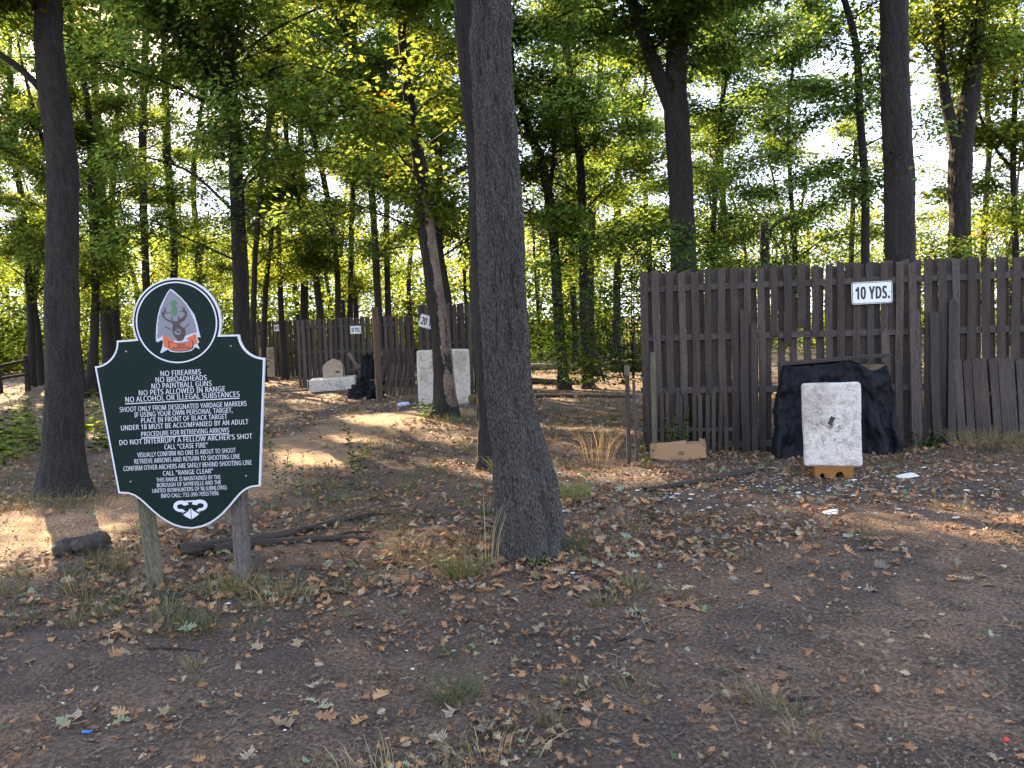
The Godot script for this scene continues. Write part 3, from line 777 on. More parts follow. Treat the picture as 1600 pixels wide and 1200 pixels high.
func weed(called: String, label: String, at: Vector3, stems: int, h: float, r: float, leaf: float, col: Color, droop := 0.2) -> void:
	var o := thing(called, label, "plant", at)
	var g := Geo.new()
	var l := Geo.new()
	for s in stems:
		var a := rng.randf() * TAU
		var b := Vector3(cos(a), 0, sin(a)) * r * rng.randf()
		var hh := h * rng.randf_range(0.6, 1.0)
		var e := b + Vector3(b.x * 0.9 + rng.randfn() * 0.05, hh, b.z * 0.9 + rng.randfn() * 0.05)
		g = Geo.new()
		tube(g, [b - Vector3.UP * 0.03, b.lerp(e, 0.5) + Vector3(0.01, 0, 0), e], [0.005, 0.004, 0.0025], 4, Color(0.09, 0.11, 0.04))
		part("stem", g.build(M.twig), o)
		var m := int(hh / (leaf * 0.32)) + 2
		for i in m:
			var t := 0.12 + 0.88 * i / m
			var ax := Vector3(cos(i * 2.4 + a), 0.35 - droop * rng.randf_range(0.5, 3.0), sin(i * 2.4 + a)).normalized()
			var k := rng.randf_range(0.75, 1.25)
			leaf_shape(l, b.lerp(e, t), ax, (Vector3.UP + rand_dir() * 0.4).normalized(), leaf * rng.randf_range(0.7, 1.1) * (1.1 - 0.4 * t), false, Color(col.r * k, col.g * k, col.b * k), 0.1)
	part("foliage", l.build(M.leaf, false), o)

func branch_on_ground(called: String, label: String, category: String, pts: Array, r0: float, r1: float, mat_: Material, sticks := 0, lift := 0.0) -> void:
	var ctl := []
	var rr := []
	var c := Vector3.ZERO
	for i in pts.size():
		var f := float(i) / (pts.size() - 1)
		var r := lerpf(r0, r1, f)
		var p := on(pts[i][0], pts[i][1], r * 0.75 + lift * sin(f * PI) + (pts[i][2] if pts[i].size() > 2 else 0.0))
		ctl.append(p); rr.append(r)
	c = ctl[0]
	for i in ctl.size():
		ctl[i] -= c
	var s := spline(ctl, rr, 0.06)
	var g := Geo.new()
	tube(g, s[0], s[1], 14, Color.WHITE, 0.22, 0.0, Vector2(0.6, 1.2))
	if sticks == 0:
		single(called, g.build(mat_), label, category, c)
		return
	var o := thing(called, label, category, c)
	part("stem", g.build(mat_), o)
	for i in sticks:
		var k: int = int(rng.randf_range(0.3, 0.9) * (s[0].size() - 1))
		var q: Vector3 = s[0][k]
		var dd: Vector3 = ((s[0][-1] - s[0][0]).normalized() + Vector3(rng.randfn(), 0, rng.randfn()) * 0.7).normalized()
		var e: Vector3 = q + dd * rng.randf_range(0.25, 0.6)
		var tg := Geo.new()
		tube(tg, [q, q.lerp(e, 0.5) + Vector3.UP * 0.03, e + Vector3.UP * 0.01], [r1 * 0.8, r1 * 0.6, r1 * 0.3], 8, Color.WHITE, 0.2, 0.0, Vector2(0.4, 1.2))
		part("side_branch", tg.build(mat_), o)

# ---------------------------------------------------------------- fences
func weathered_board(g: Geo, w: float, h: float, t: float, v: int, off: Vector2) -> void:
	# a slightly warped old board: worn uneven top, darker damp foot
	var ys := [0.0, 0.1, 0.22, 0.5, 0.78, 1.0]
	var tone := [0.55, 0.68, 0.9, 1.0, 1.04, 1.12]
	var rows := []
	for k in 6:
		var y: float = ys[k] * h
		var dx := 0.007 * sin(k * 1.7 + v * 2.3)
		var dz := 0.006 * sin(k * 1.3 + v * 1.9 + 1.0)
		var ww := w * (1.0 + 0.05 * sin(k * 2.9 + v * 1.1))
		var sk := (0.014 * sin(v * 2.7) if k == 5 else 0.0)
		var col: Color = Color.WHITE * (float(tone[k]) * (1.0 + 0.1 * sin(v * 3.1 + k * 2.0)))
		var p := [Vector3(dx - ww / 2, y + sk, dz + t / 2), Vector3(dx + ww / 2, y - sk, dz + t / 2), Vector3(dx + ww / 2, y - sk, dz - t / 2), Vector3(dx - ww / 2, y + sk, dz - t / 2)]
		var u := [0.0, w, w + t, 2 * w + t]
		var ids := []
		for q in 4:
			ids.append(g.add(p[q], off + Vector2(u[q], y), col))
		ids.append(g.add(p[0], off + Vector2(2 * w + 2 * t, y), col))
		rows.append(ids)
	for k in 5:
		for q in 4:
			g.quad(rows[k][q], rows[k + 1][q], rows[k + 1][q + 1], rows[k][q + 1])
	g.quad(rows[5][0], rows[5][3], rows[5][2], rows[5][1])
	g.quad(rows[0][0], rows[0][1], rows[0][2], rows[0][3])

var board_meshes := {}
func board_mesh(w: float, h: float, t: float, m: Material, pointed := 0.0, v := 0) -> ArrayMesh:
	var key := "%.3f %.3f %.3f %d %.2f %d" % [w, h, t, m.get_instance_id(), pointed, v]
	if board_meshes.has(key):
		return board_meshes[key]
	var g := Geo.new()
	var off := Vector2(v * 0.173, v * 0.61)
	if pointed > 0.0:
		var sk := 0.012 * ((v % 3) - 1)
		plate(g, PackedVector2Array([Vector2(-w / 2, 0), Vector2(w / 2, 0), Vector2(w / 2, h - pointed), Vector2(w * 0.2 + sk, h), Vector2(-w * 0.2 + sk, h), Vector2(-w / 2, h - pointed)]), -t / 2, t / 2)
		for i in g.uv.size():
			g.uv[i] += off
	else:
		weathered_board(g, w, h, t, v, off)
	board_meshes[key] = g.build(m, false)
	return board_meshes[key]

func shadowbox_fence(o: Node3D, length: float, height: float, pitch: float, w: float, rails: Array, skip := []) -> void:
	# boards on both faces of the rails, each covering the gap between two on the other face; x along the fence, +z towards the archers
	var n := int(length / pitch)
	for s in 2:
		for i in n:
			var x := (i + 0.5 * s) * pitch + w * 0.5 + rng.randf_range(-0.006, 0.006)
			var v := rng.randi() % 8
			var cut_off := 1.42 + 0.03 * v if s == 0 and skip.has(i) else 0.0
			var m: Material = M.boards[[0, 1, 2, 3, 0, 5, 4, 6, 7][rng.randi() % 9]] if s == 0 else M.boards[[1, 5, 0, 1][rng.randi() % 4]]
			var ww: float = w + [0.0, 0.004, -0.004, 0.008][v % 4]
			part("board", board_mesh(ww, height + 0.08 - cut_off, 0.016, m, 0.0, v), o, Vector3(x, -0.06 + cut_off + rng.randf_range(-0.026, 0.026), 0.032 if s == 0 else -0.032), Vector3(rng.randfn() * 0.002, rng.randfn() * 0.04, rng.randfn() * 0.004))
	for y in rails:
		var g := Geo.new()
		box(g, Vector3(-0.02, -0.04, -0.0225), Vector3(length, 0.04, 0.0225), 0.004)
		for i in g.uv.size():
			g.uv[i] = Vector2(g.uv[i].y, g.v[i].x)
		part("rail", g.build(M.boards[3], false), o, Vector3(0, y, 0), Vector3(0, 0, rng.randfn() * 0.0015))
	var k := int(length / 2.4) + 1
	for i in k:
		var g := Geo.new()
		box(g, Vector3(-0.045, -0.3, -0.045), Vector3(0.045, height - 0.06, 0.045), 0.006)
		part("post", g.build(M.boards[1], false), o, Vector3(0.15 + (length - 0.3) * i / maxi(1, k - 1), 0, -0.088))

func picket_row(called: String, label: String, category: String, at: Vector3, turn: float, n: int, pitch: float, w: float, h: float, m: Array, jit: float, lean := 0.0, pointed := 0.03, rail_y := [], back := 0.0, group := "") -> Node3D:
	var o := thing(called, label, category, at, group, turn)
	for i in n:
		var v := rng.randi() % 4
		part("picket", board_mesh(w, h + [0.0, 0.05, -0.04, 0.02][v] * jit * 10.0, 0.014, m[rng.randi() % m.size()], pointed, v), o, Vector3(i * pitch + rng.randf_range(-1, 1) * pitch * 0.12, -0.05 - rng.randf() * jit, back * 0.5 + rng.randf_range(0, 0.004)), Vector3(-back, rng.randfn() * 0.05, lean + rng.randfn() * jit * 0.5))
	for y in rail_y:
		var g := Geo.new()
		box(g, Vector3(-0.06, -0.025, -0.016), Vector3(n * pitch, 0.025, 0.016), 0.003)
		part("rail", g.build(m[0], false), o, Vector3(0, y, -0.024 + back * 0.5 - back * y), Vector3(0, 0, 0))
	return o

func along(a: Vector2, b: Vector2) -> float:
	return -atan2(b.y - a.y, b.x - a.x)

func fences() -> void:
	var a := Vector2(1.74, -11.0)
	var b := Vector2(6.75, -10.0)
	var o := thing("slatted_fence", "tall dark slatted fence with the ten yard sign, running off the right edge", "fence", Vector3(a.x, 0, a.y), "slatted fences behind the targets", along(a, b))
	shadowbox_fence(o, a.distance_to(b), 2.37, 0.166, 0.09, [0.1, 0.82, 1.52, 2.17], [10, 11, 12, 13])
	# loose old boards in front of it
	var t := along(a, b)
	var at := func(x: float, off: float) -> Vector3:
		var p := a + (b - a).normalized() * x + Vector2((b - a).normalized().y, -(b - a).normalized().x) * -off
		return on(p.x, p.y)
	picket_row("short_picket_panel", "row of short narrow old pickets against the left end of the ten yard fence", "fence panel", at.call(0.08, 0.115), t, 13, 0.083, 0.05, 0.86, [M.boards[0], M.boards[4], M.boards[1]], 0.05, 0.0, 0.025, [0.3])
	picket_row("short_picket_panel", "row of short leaning pickets against the right end of the ten yard fence", "fence panel", at.call(3.92, 0.115), t, 13, 0.098, 0.09, 1.12, [M.boards[0], M.boards[3], M.boards[1]], 0.02, 0.06, 0.02, [0.62])
	for q in [[1.32, 1.86, 0.10, 0, "tall brown board upright against the ten yard fence, left of the black sheet", 0.0], [1.43, 1.70, 0.075, 1, "narrower brown board just right of a taller one, left of the black sheet", -0.01], [3.05, 1.5, 0.09, 2, "brown board under the ten yard sign, right of the black sheet", 0.02], [3.38, 1.74, 0.12, 3, "wide brown board with a pointed top right of the ten yard sign", 0.01], [3.62, 1.66, 0.10, 0, "brown board with a broken top beside the leaning pickets at right", 0.02], [3.78, 1.8, 0.09, 1, "tallest of the brown boards right of the ten yard sign", -0.015]]:
		single("loose_board", board_mesh(q[2], q[1], 0.018, M.brown_board if q[3] < 2 else M.boards[q[3]], 0.05 if q[3] > 0 else 0.0, q[3]), q[4], "board", at.call(q[0], 0.13 + 0.008 * q[3]), Vector3(-0.03, t, q[5]), "loose boards on the ten yard fence")
	# the twenty yard fence
	a = Vector2(-2.34, -21.0); b = Vector2(-0.1, -20.7)
	o = thing("slatted_fence", "grey slatted fence panel behind the twenty yard foam block", "fence", Vector3(a.x, 0, a.y), "slatted fences behind the targets", along(a, b))
	shadowbox_fence(o, a.distance_to(b), 2.4, 0.185, 0.10, [0.3, 1.45, 2.15])
	# the thirty and forty yard fences
	a = Vector2(-7.3, -28.3); b = Vector2(-3.2, -27.3)
	o = thing("slatted_fence", "dark slatted fence with the thirty yard sign", "fence", Vector3(a.x, 0, a.y), "slatted fences behind the targets", along(a, b))
	shadowbox_fence(o, a.distance_to(b), 2.3, 0.2, 0.105, [0.3, 1.2, 2.05])
	a = Vector2(-12.6, -38.0); b = Vector2(-9.0, -36.9)
	o = thing("slatted_fence", "far dark slatted fence with the forty yard sign, partly behind the rule board", "fence", Vector3(a.x, 0, a.y), "slatted fences behind the targets", along(a, b))
	shadowbox_fence(o, a.distance_to(b), 2.5, 0.22, 0.115, [0.3, 1.3, 2.2])
	picket_row("broken_picket_panel", "broken thin pickets leaning right of the tall timber post", "fence panel", on(-3.95, -23.3), 0.05, 11, 0.12, 0.05, 1.05, [M.boards[2], M.tan_board, M.boards[3]], 0.10, -0.22, 0.08, [0.45])
	picket_row("dark_picket_panel", "low dark pickets in front of the right end of the thirty yard fence", "fence panel", on(-4.0, -26.6), -0.1, 9, 0.14, 0.10, 1.25, [M.boards[1], M.boards[4]], 0.06, 0.03, 0.05, [0.6])
	# far picket fence at the edge of the wood, and the split rail fence at left
	picket_row("far_picket_fence", "far thin picket fence at the wood's edge, right of the big middle trunk", "fence", on(1.0, -50.5), along(Vector2(1.0, -50.5), Vector2(10.5, -45.5)), 44, 0.24, 0.07, 1.9, [M.bark_far, M.boards[1]], 0.05, 0.05, 0.1, [0.5, 1.45])
	o = thing("split_rail_fence", "dark split rail fence far back at the left edge", "fence", on(-18.6, -31.6))
	for i in 3:
		var g := Geo.new()
		tube(g, [Vector3(0, -0.2, 0), Vector3(0.02, 0.6, 0), Vector3(0, 1.35, 0)], [0.11, 0.1, 0.09], 9, Color.WHITE, 0.15)
		part("post", g.build(M.bark_far), o, Vector3(-1.6 * i, gh(-18.6 - 1.6 * i, -31.6) - o.position.y, 0.1 * i))
	for q in [[0.45, 0.62], [0.98, 1.05]]:
		for i in 2:
			var g := Geo.new()
			tube(g, [Vector3(0.12 - 1.6 * i, q[0] + 0.2 * (1 - i), 0.12), Vector3(-0.8 - 1.6 * i, (q[0] + q[1]) * 0.5, 0.1), Vector3(-1.7 - 1.6 * i, q[1] - 0.35 + 0.2 * i, 0.12 + 0.1 * i)], [0.055, 0.065, 0.05], 8, Color.WHITE, 0.2)
			part("rail", g.build(M.bark_far), o)

# ---------------------------------------------------------------- the rule board
func arc(c: Vector2, r: float, a0: float, a1: float, n: int) -> PackedVector2Array:
	var p := PackedVector2Array()
	for i in n + 1:
		p.append(c + Vector2.from_angle(lerpf(a0, a1, float(i) / n)) * r)
	return p

func mirrored(right: PackedVector2Array) -> PackedVector2Array:
	var p := right.duplicate()
	for i in range(right.size() - 1, -1, -1):
		if absf(right[i].x) > 0.0005:
			p.append(Vector2(-right[i].x, right[i].y))
	return p

func rule_board() -> void:
	var K := 0.004274
	var o := thing("rule_board", "dark green rule board with white lettering and round emblem top, on two timber posts", "sign", Vector3(-2.192, 0.395, -5.5), "", 0.0)
	var tilt := deg_to_rad(1.1)
	var b := Node3D.new()
	b.name = "panel"
	var r := PackedVector2Array([Vector2(0, 0), Vector2(16, 2.2), Vector2(30, 7.5), Vector2(40, 13.5), Vector2(50, 21.0), Vector2(62, 32.5), Vector2(72, 43.5), Vector2(80, 51.5), Vector2(88, 57.5), Vector2(97, 61.2), Vector2(112, 62.5), Vector2(133, 264.0)])
	r.append_array(arc(Vector2(134, 302.5), 38.5, -PI / 2 - 0.02, -PI, 12))
	r.append(Vector2(94.5, 302.5))
	r.append_array(arc(Vector2(0, 326), 69, -0.335, PI / 2 - 0.02, 30))
	for i in r.size():
		r[i] *= K
	var outline := mirrored(r)
	var g := Geo.new()
	plate(g, outline, -0.028, -0.004)
	var board := part("panel", g.build(M.white_paint, false), o, Vector3.ZERO, Vector3(0, 0, tilt))
	var ins: Array = Geometry2D.offset_polygon(outline, -2.7 * K, Geometry2D.JOIN_MITER)
	part("green_face", cut(ins[0], -0.004, -0.002, M.green_face), board)
	part("circle_line", annulus(61.2 * K, 63.3 * K, -0.002, -0.0005, M.white_paint), board, Vector3(0, 326 * K, 0))
	var lines := [
		["NO FIREARMS", 63, 247.5, 8.6], ["NO BROADHEADS", 80, 238, 8.6], ["NO PAINTBALL GUNS", 94, 228.5, 8.6], ["NO PETS ALLOWED IN RANGE", 135, 219, 8.6], ["NO ALCOHOL OR ILLEGAL SUBSTANCES", 179, 209.5, 8.8],
		["SHOOT ONLY FROM DESIGNATED YARDAGE MARKERS", 199, 194.3, 8.2], ["IF USING YOUR OWN PERSONAL TARGET,", 154, 185, 8.2], ["PLACE IN FRONT OF BLACK TARGET", 135, 175.5, 8.2], ["UNDER 18 MUST BE ACCOMPANIED BY AN ADULT", 200, 165.5, 8.2],
		["PROCEDURE FOR RETRIEVING ARROWS", 138, 154, 8.0], ["DO NOT INTERRUPT A FELLOW ARCHER'S SHOT", 209, 142.5, 8.4], ["CALL \"CEASE FIRE\"", 68, 132, 8.2], ["VISUALLY CONFIRM NO ONE IS ABOUT TO SHOOT", 155, 121.5, 7.8], ["RETRIEVE ARROWS AND RETURN TO SHOOTING LINE", 166, 111.5, 7.8],
		["CONFIRM OTHER ARCHERS ARE SAFELY BEHIND SHOOTING LINE", 202, 101, 7.8], ["CALL \"RANGE CLEAR\"", 79, 90.5, 7.8], ["THIS RANGE IS MAINTAINED BY THE", 101, 80.5, 6.8], ["BOROUGH OF SAYREVILLE AND THE", 101, 72, 6.8], ["UNITED BOWHUNTERS OF NJ (UBNJ.ORG)", 117, 63.5, 6.8], ["INFO CALL: 732-390-7092/7096", 91, 54.8, 6.8]]
	for l in lines:
		lettering(l[0], l[1] * K, l[3] * 0.93 * K, M.white_paint, "lettering", board, Vector3(0.001, l[2] * K, -0.0012), 400)
	for u in [[179, 202.5], [138, 147.6]]:
		part("underline", cut(PackedVector2Array([Vector2(-u[0] * K / 2, 0), Vector2(u[0] * K / 2, 0), Vector2(u[0] * K / 2, 1.3 * K), Vector2(-u[0] * K / 2, 1.3 * K)]), -0.002, -0.0006, M.white_paint), board, Vector3(0, u[1] * K, 0))
	# scroll ornament at the foot
	for s in [-1, 1]:
		var c := Vector2(s * 14.5, 37)
		var sc := PackedVector2Array()
		for i in 19:
			var a := TAU * 0.78 * i / 18.0 + 0.25
			sc.append(c + Vector2(-s * cos(a) * 12.5, -sin(a) * -9.2))
		for i in range(18, -1, -1):
			var a := TAU * 0.78 * i / 18.0 + 0.25
			sc.append(c + Vector2(-s * (cos(a) * 5.6 - 1.2), -sin(a) * -4.0 - 0.6))
		for i in sc.size():
			sc[i] *= K
		part("scroll", cut(sc, -0.002, -0.0006, M.white_paint), board)
		for q in [[Vector2(s * 0.6, 33.0), Vector2(s * 4.2, 28.5), Vector2(s * 12.5, 23.0), Vector2(s * 9.0, 20.5), Vector2(s * 0.6, 15.5)], [Vector2(s * 6.5, 29.5), Vector2(s * 13.0, 27.5), Vector2(s * 14.8, 25.4)]]:
			var f := PackedVector2Array(q)
			for i in f.size():
				f[i] *= K
			part("scroll_leaf", cut(f, -0.002, -0.0006, M.white_paint), board)
	part("scroll_bar", cut(PackedVector2Array([Vector2(-10 * K, 43 * K), Vector2(10 * K, 43 * K), Vector2(7 * K, 45.5 * K), Vector2(-7 * K, 45.5 * K)]), -0.002, -0.0007, M.white_paint), board)
	# arrowhead emblem: coordinates as tenths of a unit round the middle of the circle
	var em := func(list: Array, z: float, m: Material, called: String) -> void:
		var p := PackedVector2Array()
		for i in range(0, list.size(), 2):
			p.append(Vector2((list[i] - 562.0) * 0.1 * K, (588.0 - list[i + 1]) * 0.1 * K + 326 * K))
		part(called, cut(p, -0.002, z, m), board)
	em.call([505, 62, 540, 80, 660, 200, 740, 300, 780, 370, 850, 480, 868, 560, 890, 660, 900, 740, 920, 840, 868, 830, 875, 870, 893, 910, 862, 935, 895, 1018, 820, 985, 800, 1010, 760, 1040, 640, 1056, 520, 1052, 430, 1032, 395, 1000, 290, 1052, 272, 1040, 300, 985, 325, 900, 325, 845, 240, 880, 220, 860, 228, 740, 250, 590, 280, 460, 325, 330, 400, 200, 450, 120], -0.0014, M.emblem_edge, "arrowhead_edge")
	em.call([507, 85, 640, 205, 720, 305, 768, 390, 795, 445, 790, 470, 820, 490, 812, 520, 840, 560, 838, 600, 862, 640, 852, 690, 872, 730, 850, 760, 780, 770, 690, 800, 620, 870, 560, 880, 500, 860, 420, 810, 330, 775, 250, 830, 240, 770, 262, 730, 255, 690, 272, 640, 262, 590, 290, 540, 280, 500, 310, 440, 330, 370, 360, 320, 405, 230, 455, 140], -0.0010, M.emblem_white, "arrowhead")
	em.call([515, 245, 560, 240, 590, 265, 590, 300, 570, 325, 592, 350, 595, 410, 570, 460, 545, 500, 520, 470, 480, 445, 485, 410, 515, 365, 490, 330, 485, 285], -0.0006, M.emblem_green, "state_outline")
	em.call([490, 660, 530, 640, 600, 640, 650, 660, 690, 700, 690, 780, 650, 860, 600, 885, 560, 870, 515, 800, 490, 740], -0.0005, M.emblem_brown, "deer_head")
	em.call([512, 740, 560, 690, 600, 690, 620, 730, 600, 780, 560, 780, 530, 770], -0.0002, M.emblem_white, "deer_face")
	em.call([545, 712, 575, 705, 600, 735, 580, 760, 556, 742], 0.0001, M.black_paint, "deer_nose")
	em.call([500, 665, 500, 600, 400, 545, 350, 490, 340, 430, 375, 400, 380, 350, 390, 345, 390, 410, 405, 350, 415, 352, 400, 430, 470, 425, 470, 435, 390, 445, 375, 480, 410, 520, 485, 560, 490, 480, 502, 478, 505, 560, 560, 570, 590, 560, 590, 480, 602, 480, 612, 540, 680, 500, 705, 460, 670, 425, 610, 420, 610, 410, 675, 412, 660, 350, 670, 348, 690, 400, 690, 345, 700, 345, 715, 400, 738, 440, 730, 500, 690, 560, 620, 600, 620, 665], -0.0004, M.emblem_brown, "antlers")
	em.call([375, 635, 395, 640, 485, 700, 480, 708, 390, 660, 378, 652], -0.0004, M.emblem_brown, "arrow_shaft")
	em.call([755, 612, 735, 625, 660, 690, 668, 696, 745, 640, 760, 628], -0.0004, M.emblem_brown, "arrow_shaft")
	em.call([328, 770, 430, 820, 500, 860, 500, 890, 420, 880, 410, 985, 340, 955], -0.0007, M.emblem_orange, "ribbon_tail")
	em.call([700, 870, 700, 840, 770, 810, 848, 775, 865, 925, 800, 950, 790, 880], -0.0007, M.emblem_orange, "ribbon_tail")
	em.call([412, 870, 442, 882, 520, 900, 610, 905, 700, 895, 778, 872, 800, 890, 798, 985, 775, 1012, 700, 1034, 600, 1042, 510, 1034, 432, 1008, 412, 980], -0.0003, M.black_paint, "ribbon_outline")
	em.call([428, 890, 445, 893, 520, 912, 610, 917, 700, 907, 772, 886, 785, 895, 783, 975, 765, 998, 700, 1020, 600, 1028, 510, 1020, 440, 996, 428, 975], 0.0, M.emblem_orange, "ribbon")
	lettering("UNITED", 12.5 * K, 3.2 * K, M.emblem_brown, "ribbon_lettering", board, Vector3((608 - 562) * 0.1 * K, 326 * K + (588 - 945) * 0.1 * K, 0.0004))
	lettering("BOWHUNTERS", 27 * K, 3.2 * K, M.emblem_brown, "ribbon_lettering", board, Vector3((608 - 562) * 0.1 * K, 326 * K + (588 - 985) * 0.1 * K, 0.0004))
	for q in [[-88, 285], [88, 285], [-98, 80], [98, 80]]:
		var bg := Geo.new()
		tube(bg, [Vector3(0, 0, -0.003), Vector3(0, 0, 0.004)], [0.0075, 0.0065], 8)
		part("bolt", bg.build(M.steel), board, Vector3(q[0] * K * 0.93, q[1] * K, -0.001))
	# posts behind, set in the ground
	for q in [[-0.345, 0.060, 0.46, M.post, 0.052], [0.292, 0.0, -0.15, M.grey_post, 0.046]]:
		var pg := Geo.new()
		var hw: float = q[4]
		box(pg, Vector3(-hw, -0.75, -hw), Vector3(hw, 1.1, hw), 0.008)
		part("post", pg.build(q[3], false), o, Vector3(q[0], 0, -0.115), Vector3(0, q[2], q[1]))

# ---------------------------------------------------------------- signs, targets, other things of the range
func yard_sign(label: String, txt: String, at: Vector3, size: Vector2, turn: float, roll: float) -> void:
	var o := thing("yardage_sign", label, "sign", at, "white yardage signs", turn)
	var p := func(w: float, h: float, r: float) -> PackedVector2Array:
		var q := PackedVector2Array()
		for k in 4:
			var s := Vector2(1 if k == 0 or k == 3 else -1, 1 if k < 2 else -1)
			q.append_array(arc(Vector2(s.x * (w / 2 - r), s.y * (h / 2 - r)), r, k * PI / 2, (k + 1) * PI / 2, 4))
		return q
	var roll3 := Vector3(0, 0, roll)
	var pl := part("plate", cut(p.call(size.x, size.y, 0.03), -0.004, 0.0, M.sign_white), o, Vector3.ZERO, roll3)
	part("border", cut(p.call(size.x - 0.012, size.y - 0.012, 0.026), 0.0, 0.0006, M.black_paint), pl)
	part("field", cut(p.call(size.x - 0.028, size.y - 0.028, 0.02), 0.0006, 0.0012, M.sign_white), pl)
	lettering(txt, size.x * 0.84, size.y * 0.56, M.black_paint, "lettering", pl, Vector3(0.004, -0.004, 0.0018))
	lettering(txt, size.x * 0.84, size.y * 0.56, M.black_paint, "lettering", pl, Vector3(0.0095, -0.004, 0.0022))
	for s in [-1, 1]:
		var g := Geo.new()
		tube(g, [Vector3(0, 0, 0), Vector3(0, 0, 0.003)], [0.008, 0.007], 8)
		part("screw", g.build(M.steel), pl, Vector3(s * (size.x * 0.5 - 0.022), 0.0, 0.001))

func range_things() -> void:
	yard_sign("white sign reading 10 yards on the tall fence at right", "10 YDS.", Vector3(4.545, 2.01, -10.365), Vector2(0.48, 0.275), -0.197, 0.012)
	yard_sign("white sign reading 20 yards, tilted and half hidden behind the leaning stripped tree", "20 YDS.", Vector3(-1.58, 1.90, -16.34), Vector2(0.44, 0.26), 0.0, -0.30)
	yard_sign("white sign reading 30 yards on the dark fence behind the white slab", "30 YDS.", Vector3(-5.19, 1.91, -27.72), Vector2(0.40, 0.27), -0.239, 0.0)
	yard_sign("small far white sign reading 40 yards, right of the rule board", "40 YDS.", Vector3(-10.48, 2.2, -37.28), Vector2(0.42, 0.3), -0.297, 0.0)
	# ten yard target
	single("foam_block", foam_block(Vector3(0.58, 0.885, 0.22), 0.035, 0.0065, 0.012, M.foam, 1), "pitted white foam block standing on the yellow block, before the black sheet", "target", Vector3(3.396, 0.125 + 0.443, -8.74), Vector3(-0.05, -0.32, 0.018), "foam target blocks")
	var tag_g := Geo.new()
	box(tag_g, Vector3(-0.022, -0.045, 0), Vector3(0.022, 0.045, 0.012), 0.004)
	single("black_tape", tag_g.build(M.black_paint, false), "small black scrap stuck on the middle of the white foam block", "scrap", Vector3(3.352, 0.62, -8.635), Vector3(-0.05, -0.32, -0.4))
	var y := thing("yellow_block", "hollow yellow plastic block under the white foam block", "block", on(3.385, -8.70, -0.012), "", -0.2)
	var cs := CSGBox3D.new()
	cs.size = Vector3(0.385, 0.125, 0.22); cs.position = Vector3(0, 0.0625, 0); cs.material = M.yellow
	cs.name = "shell"
	y.add_child(cs, true)
	for q in [[0.055, 0.05, 0.05], [-0.12, 0.03, 0.03]]:
		var hole := CSGCylinder3D.new()
		hole.operation = CSGShape3D.OPERATION_SUBTRACTION
		hole.radius = q[1] * 0.8; hole.height = 0.4; hole.sides = 20
		hole.rotation.x = PI / 2; hole.position = Vector3(q[0], -0.015, 0); hole.material = M.yellow
		hole.name = "hole"
		cs.add_child(hole, true)
		var low := CSGBox3D.new()
		low.operation = CSGShape3D.OPERATION_SUBTRACTION
		low.size = Vector3(q[1] * 1.6, 0.06, 0.4); low.position = Vector3(q[0], -0.045, 0); low.material = M.yellow
		low.name = "slot"
		cs.add_child(low, true)
	var lid := Geo.new()
	box(lid, Vector3(-0.2, 0, -0.115), Vector3(0.2, 0.016, 0.115), 0.008)
	part("top_lip", lid.build(M.yellow, false), y, Vector3(0, 0.125, 0))
	# black sheet draped over a backing
	var o := thing("black_backstop", "black plastic sheet draped over a backing board behind the white foam block", "backstop", on(3.93, -10.0), "", -0.16)
	var bb := Geo.new()
	box(bb, Vector3(-0.56, 0, -0.17), Vector3(0.57, 1.13, 0.02), 0.01)
	part("backing_board", bb.build(M.tan_board, false), o)
	var sh := Geo.new()
	var nu := 120
	var nv := 90
	for j in nv + 1:
		for i in nu + 1:
			var u := float(i) / nu
			var v := float(j) / nv
			var s := (u - 0.5) * 2.0
			var top := 1.165 - 0.035 * sin(u * 9.0) * u - (0.075 * exp(-pow((u - 0.82) / 0.07, 2))) + 0.02 * noise.get_noise_1d(u * 90.0)
			var h := top * (1.0 - v) + 0.008
			var half := 0.655 + 0.06 * v * v + 0.03 * v - 0.07 * pow(1.0 - v, 6) + 0.03 * noise.get_noise_1d(v * 60.0)
			var x := half * clampf(s * 1.14, -1.0, 1.0)
			var back := 0.24 * clampf((absf(s) - 0.877) / 0.123, 0.0, 1.0)
			var pleat := noise.get_noise_2d(u * 95.0, v * 14.0) * 0.085 * (0.3 + v) + noise.get_noise_2d(u * 260.0 + 50.0, v * 60.0) * 0.018 + noise.get_noise_2d(u * 40.0, v * 40.0 + 30.0) * 0.04
			var z := 0.055 - back + pleat + 0.14 * pow(v, 3) * (0.6 + 0.4 * sin(u * 17.0))
			if absf(s) < 0.9:
				z = maxf(z, 0.034 + 0.012 * noise.get_noise_2d(u * 200.0, v * 90.0))
			if v < 0.02:
				z = -0.05
			sh.add(Vector3(x + noise.get_noise_2d(u * 60.0, v * 30.0) * 0.02, maxf(h + pleat * 0.12, 0.004), z), Vector2(u * 1.4, v), Color.WHITE)
	for j in nv:
		for i in nu:
			var a := j * (nu + 1) + i
			sh.quad(a, a + 1, a + nu + 2, a + nu + 1)
	part("plastic_sheet", sh.build(M.tarp), o)
	var pk := Geo.new()
	box(pk, Vector3(-0.64, 0, -0.05), Vector3(0.64, 0.03, 0.06), 0.006)
	for i in pk.uv.size():
		pk.uv[i] = Vector2(pk.uv[i].y, pk.v[i].x)
	single("brown_plank", pk.build(M.brown_board, false), "dark brown plank lying along the top of the black sheet", "board", Vector3(3.93, 1.19, -10.0), Vector3(0.1, -0.16, 0.062))
	# flattened carton
	o = thing("cardboard_box", "open brown cardboard box with torn rim, left before the ten yard fence", "box", on(2.04, -10.2), "", -0.16)
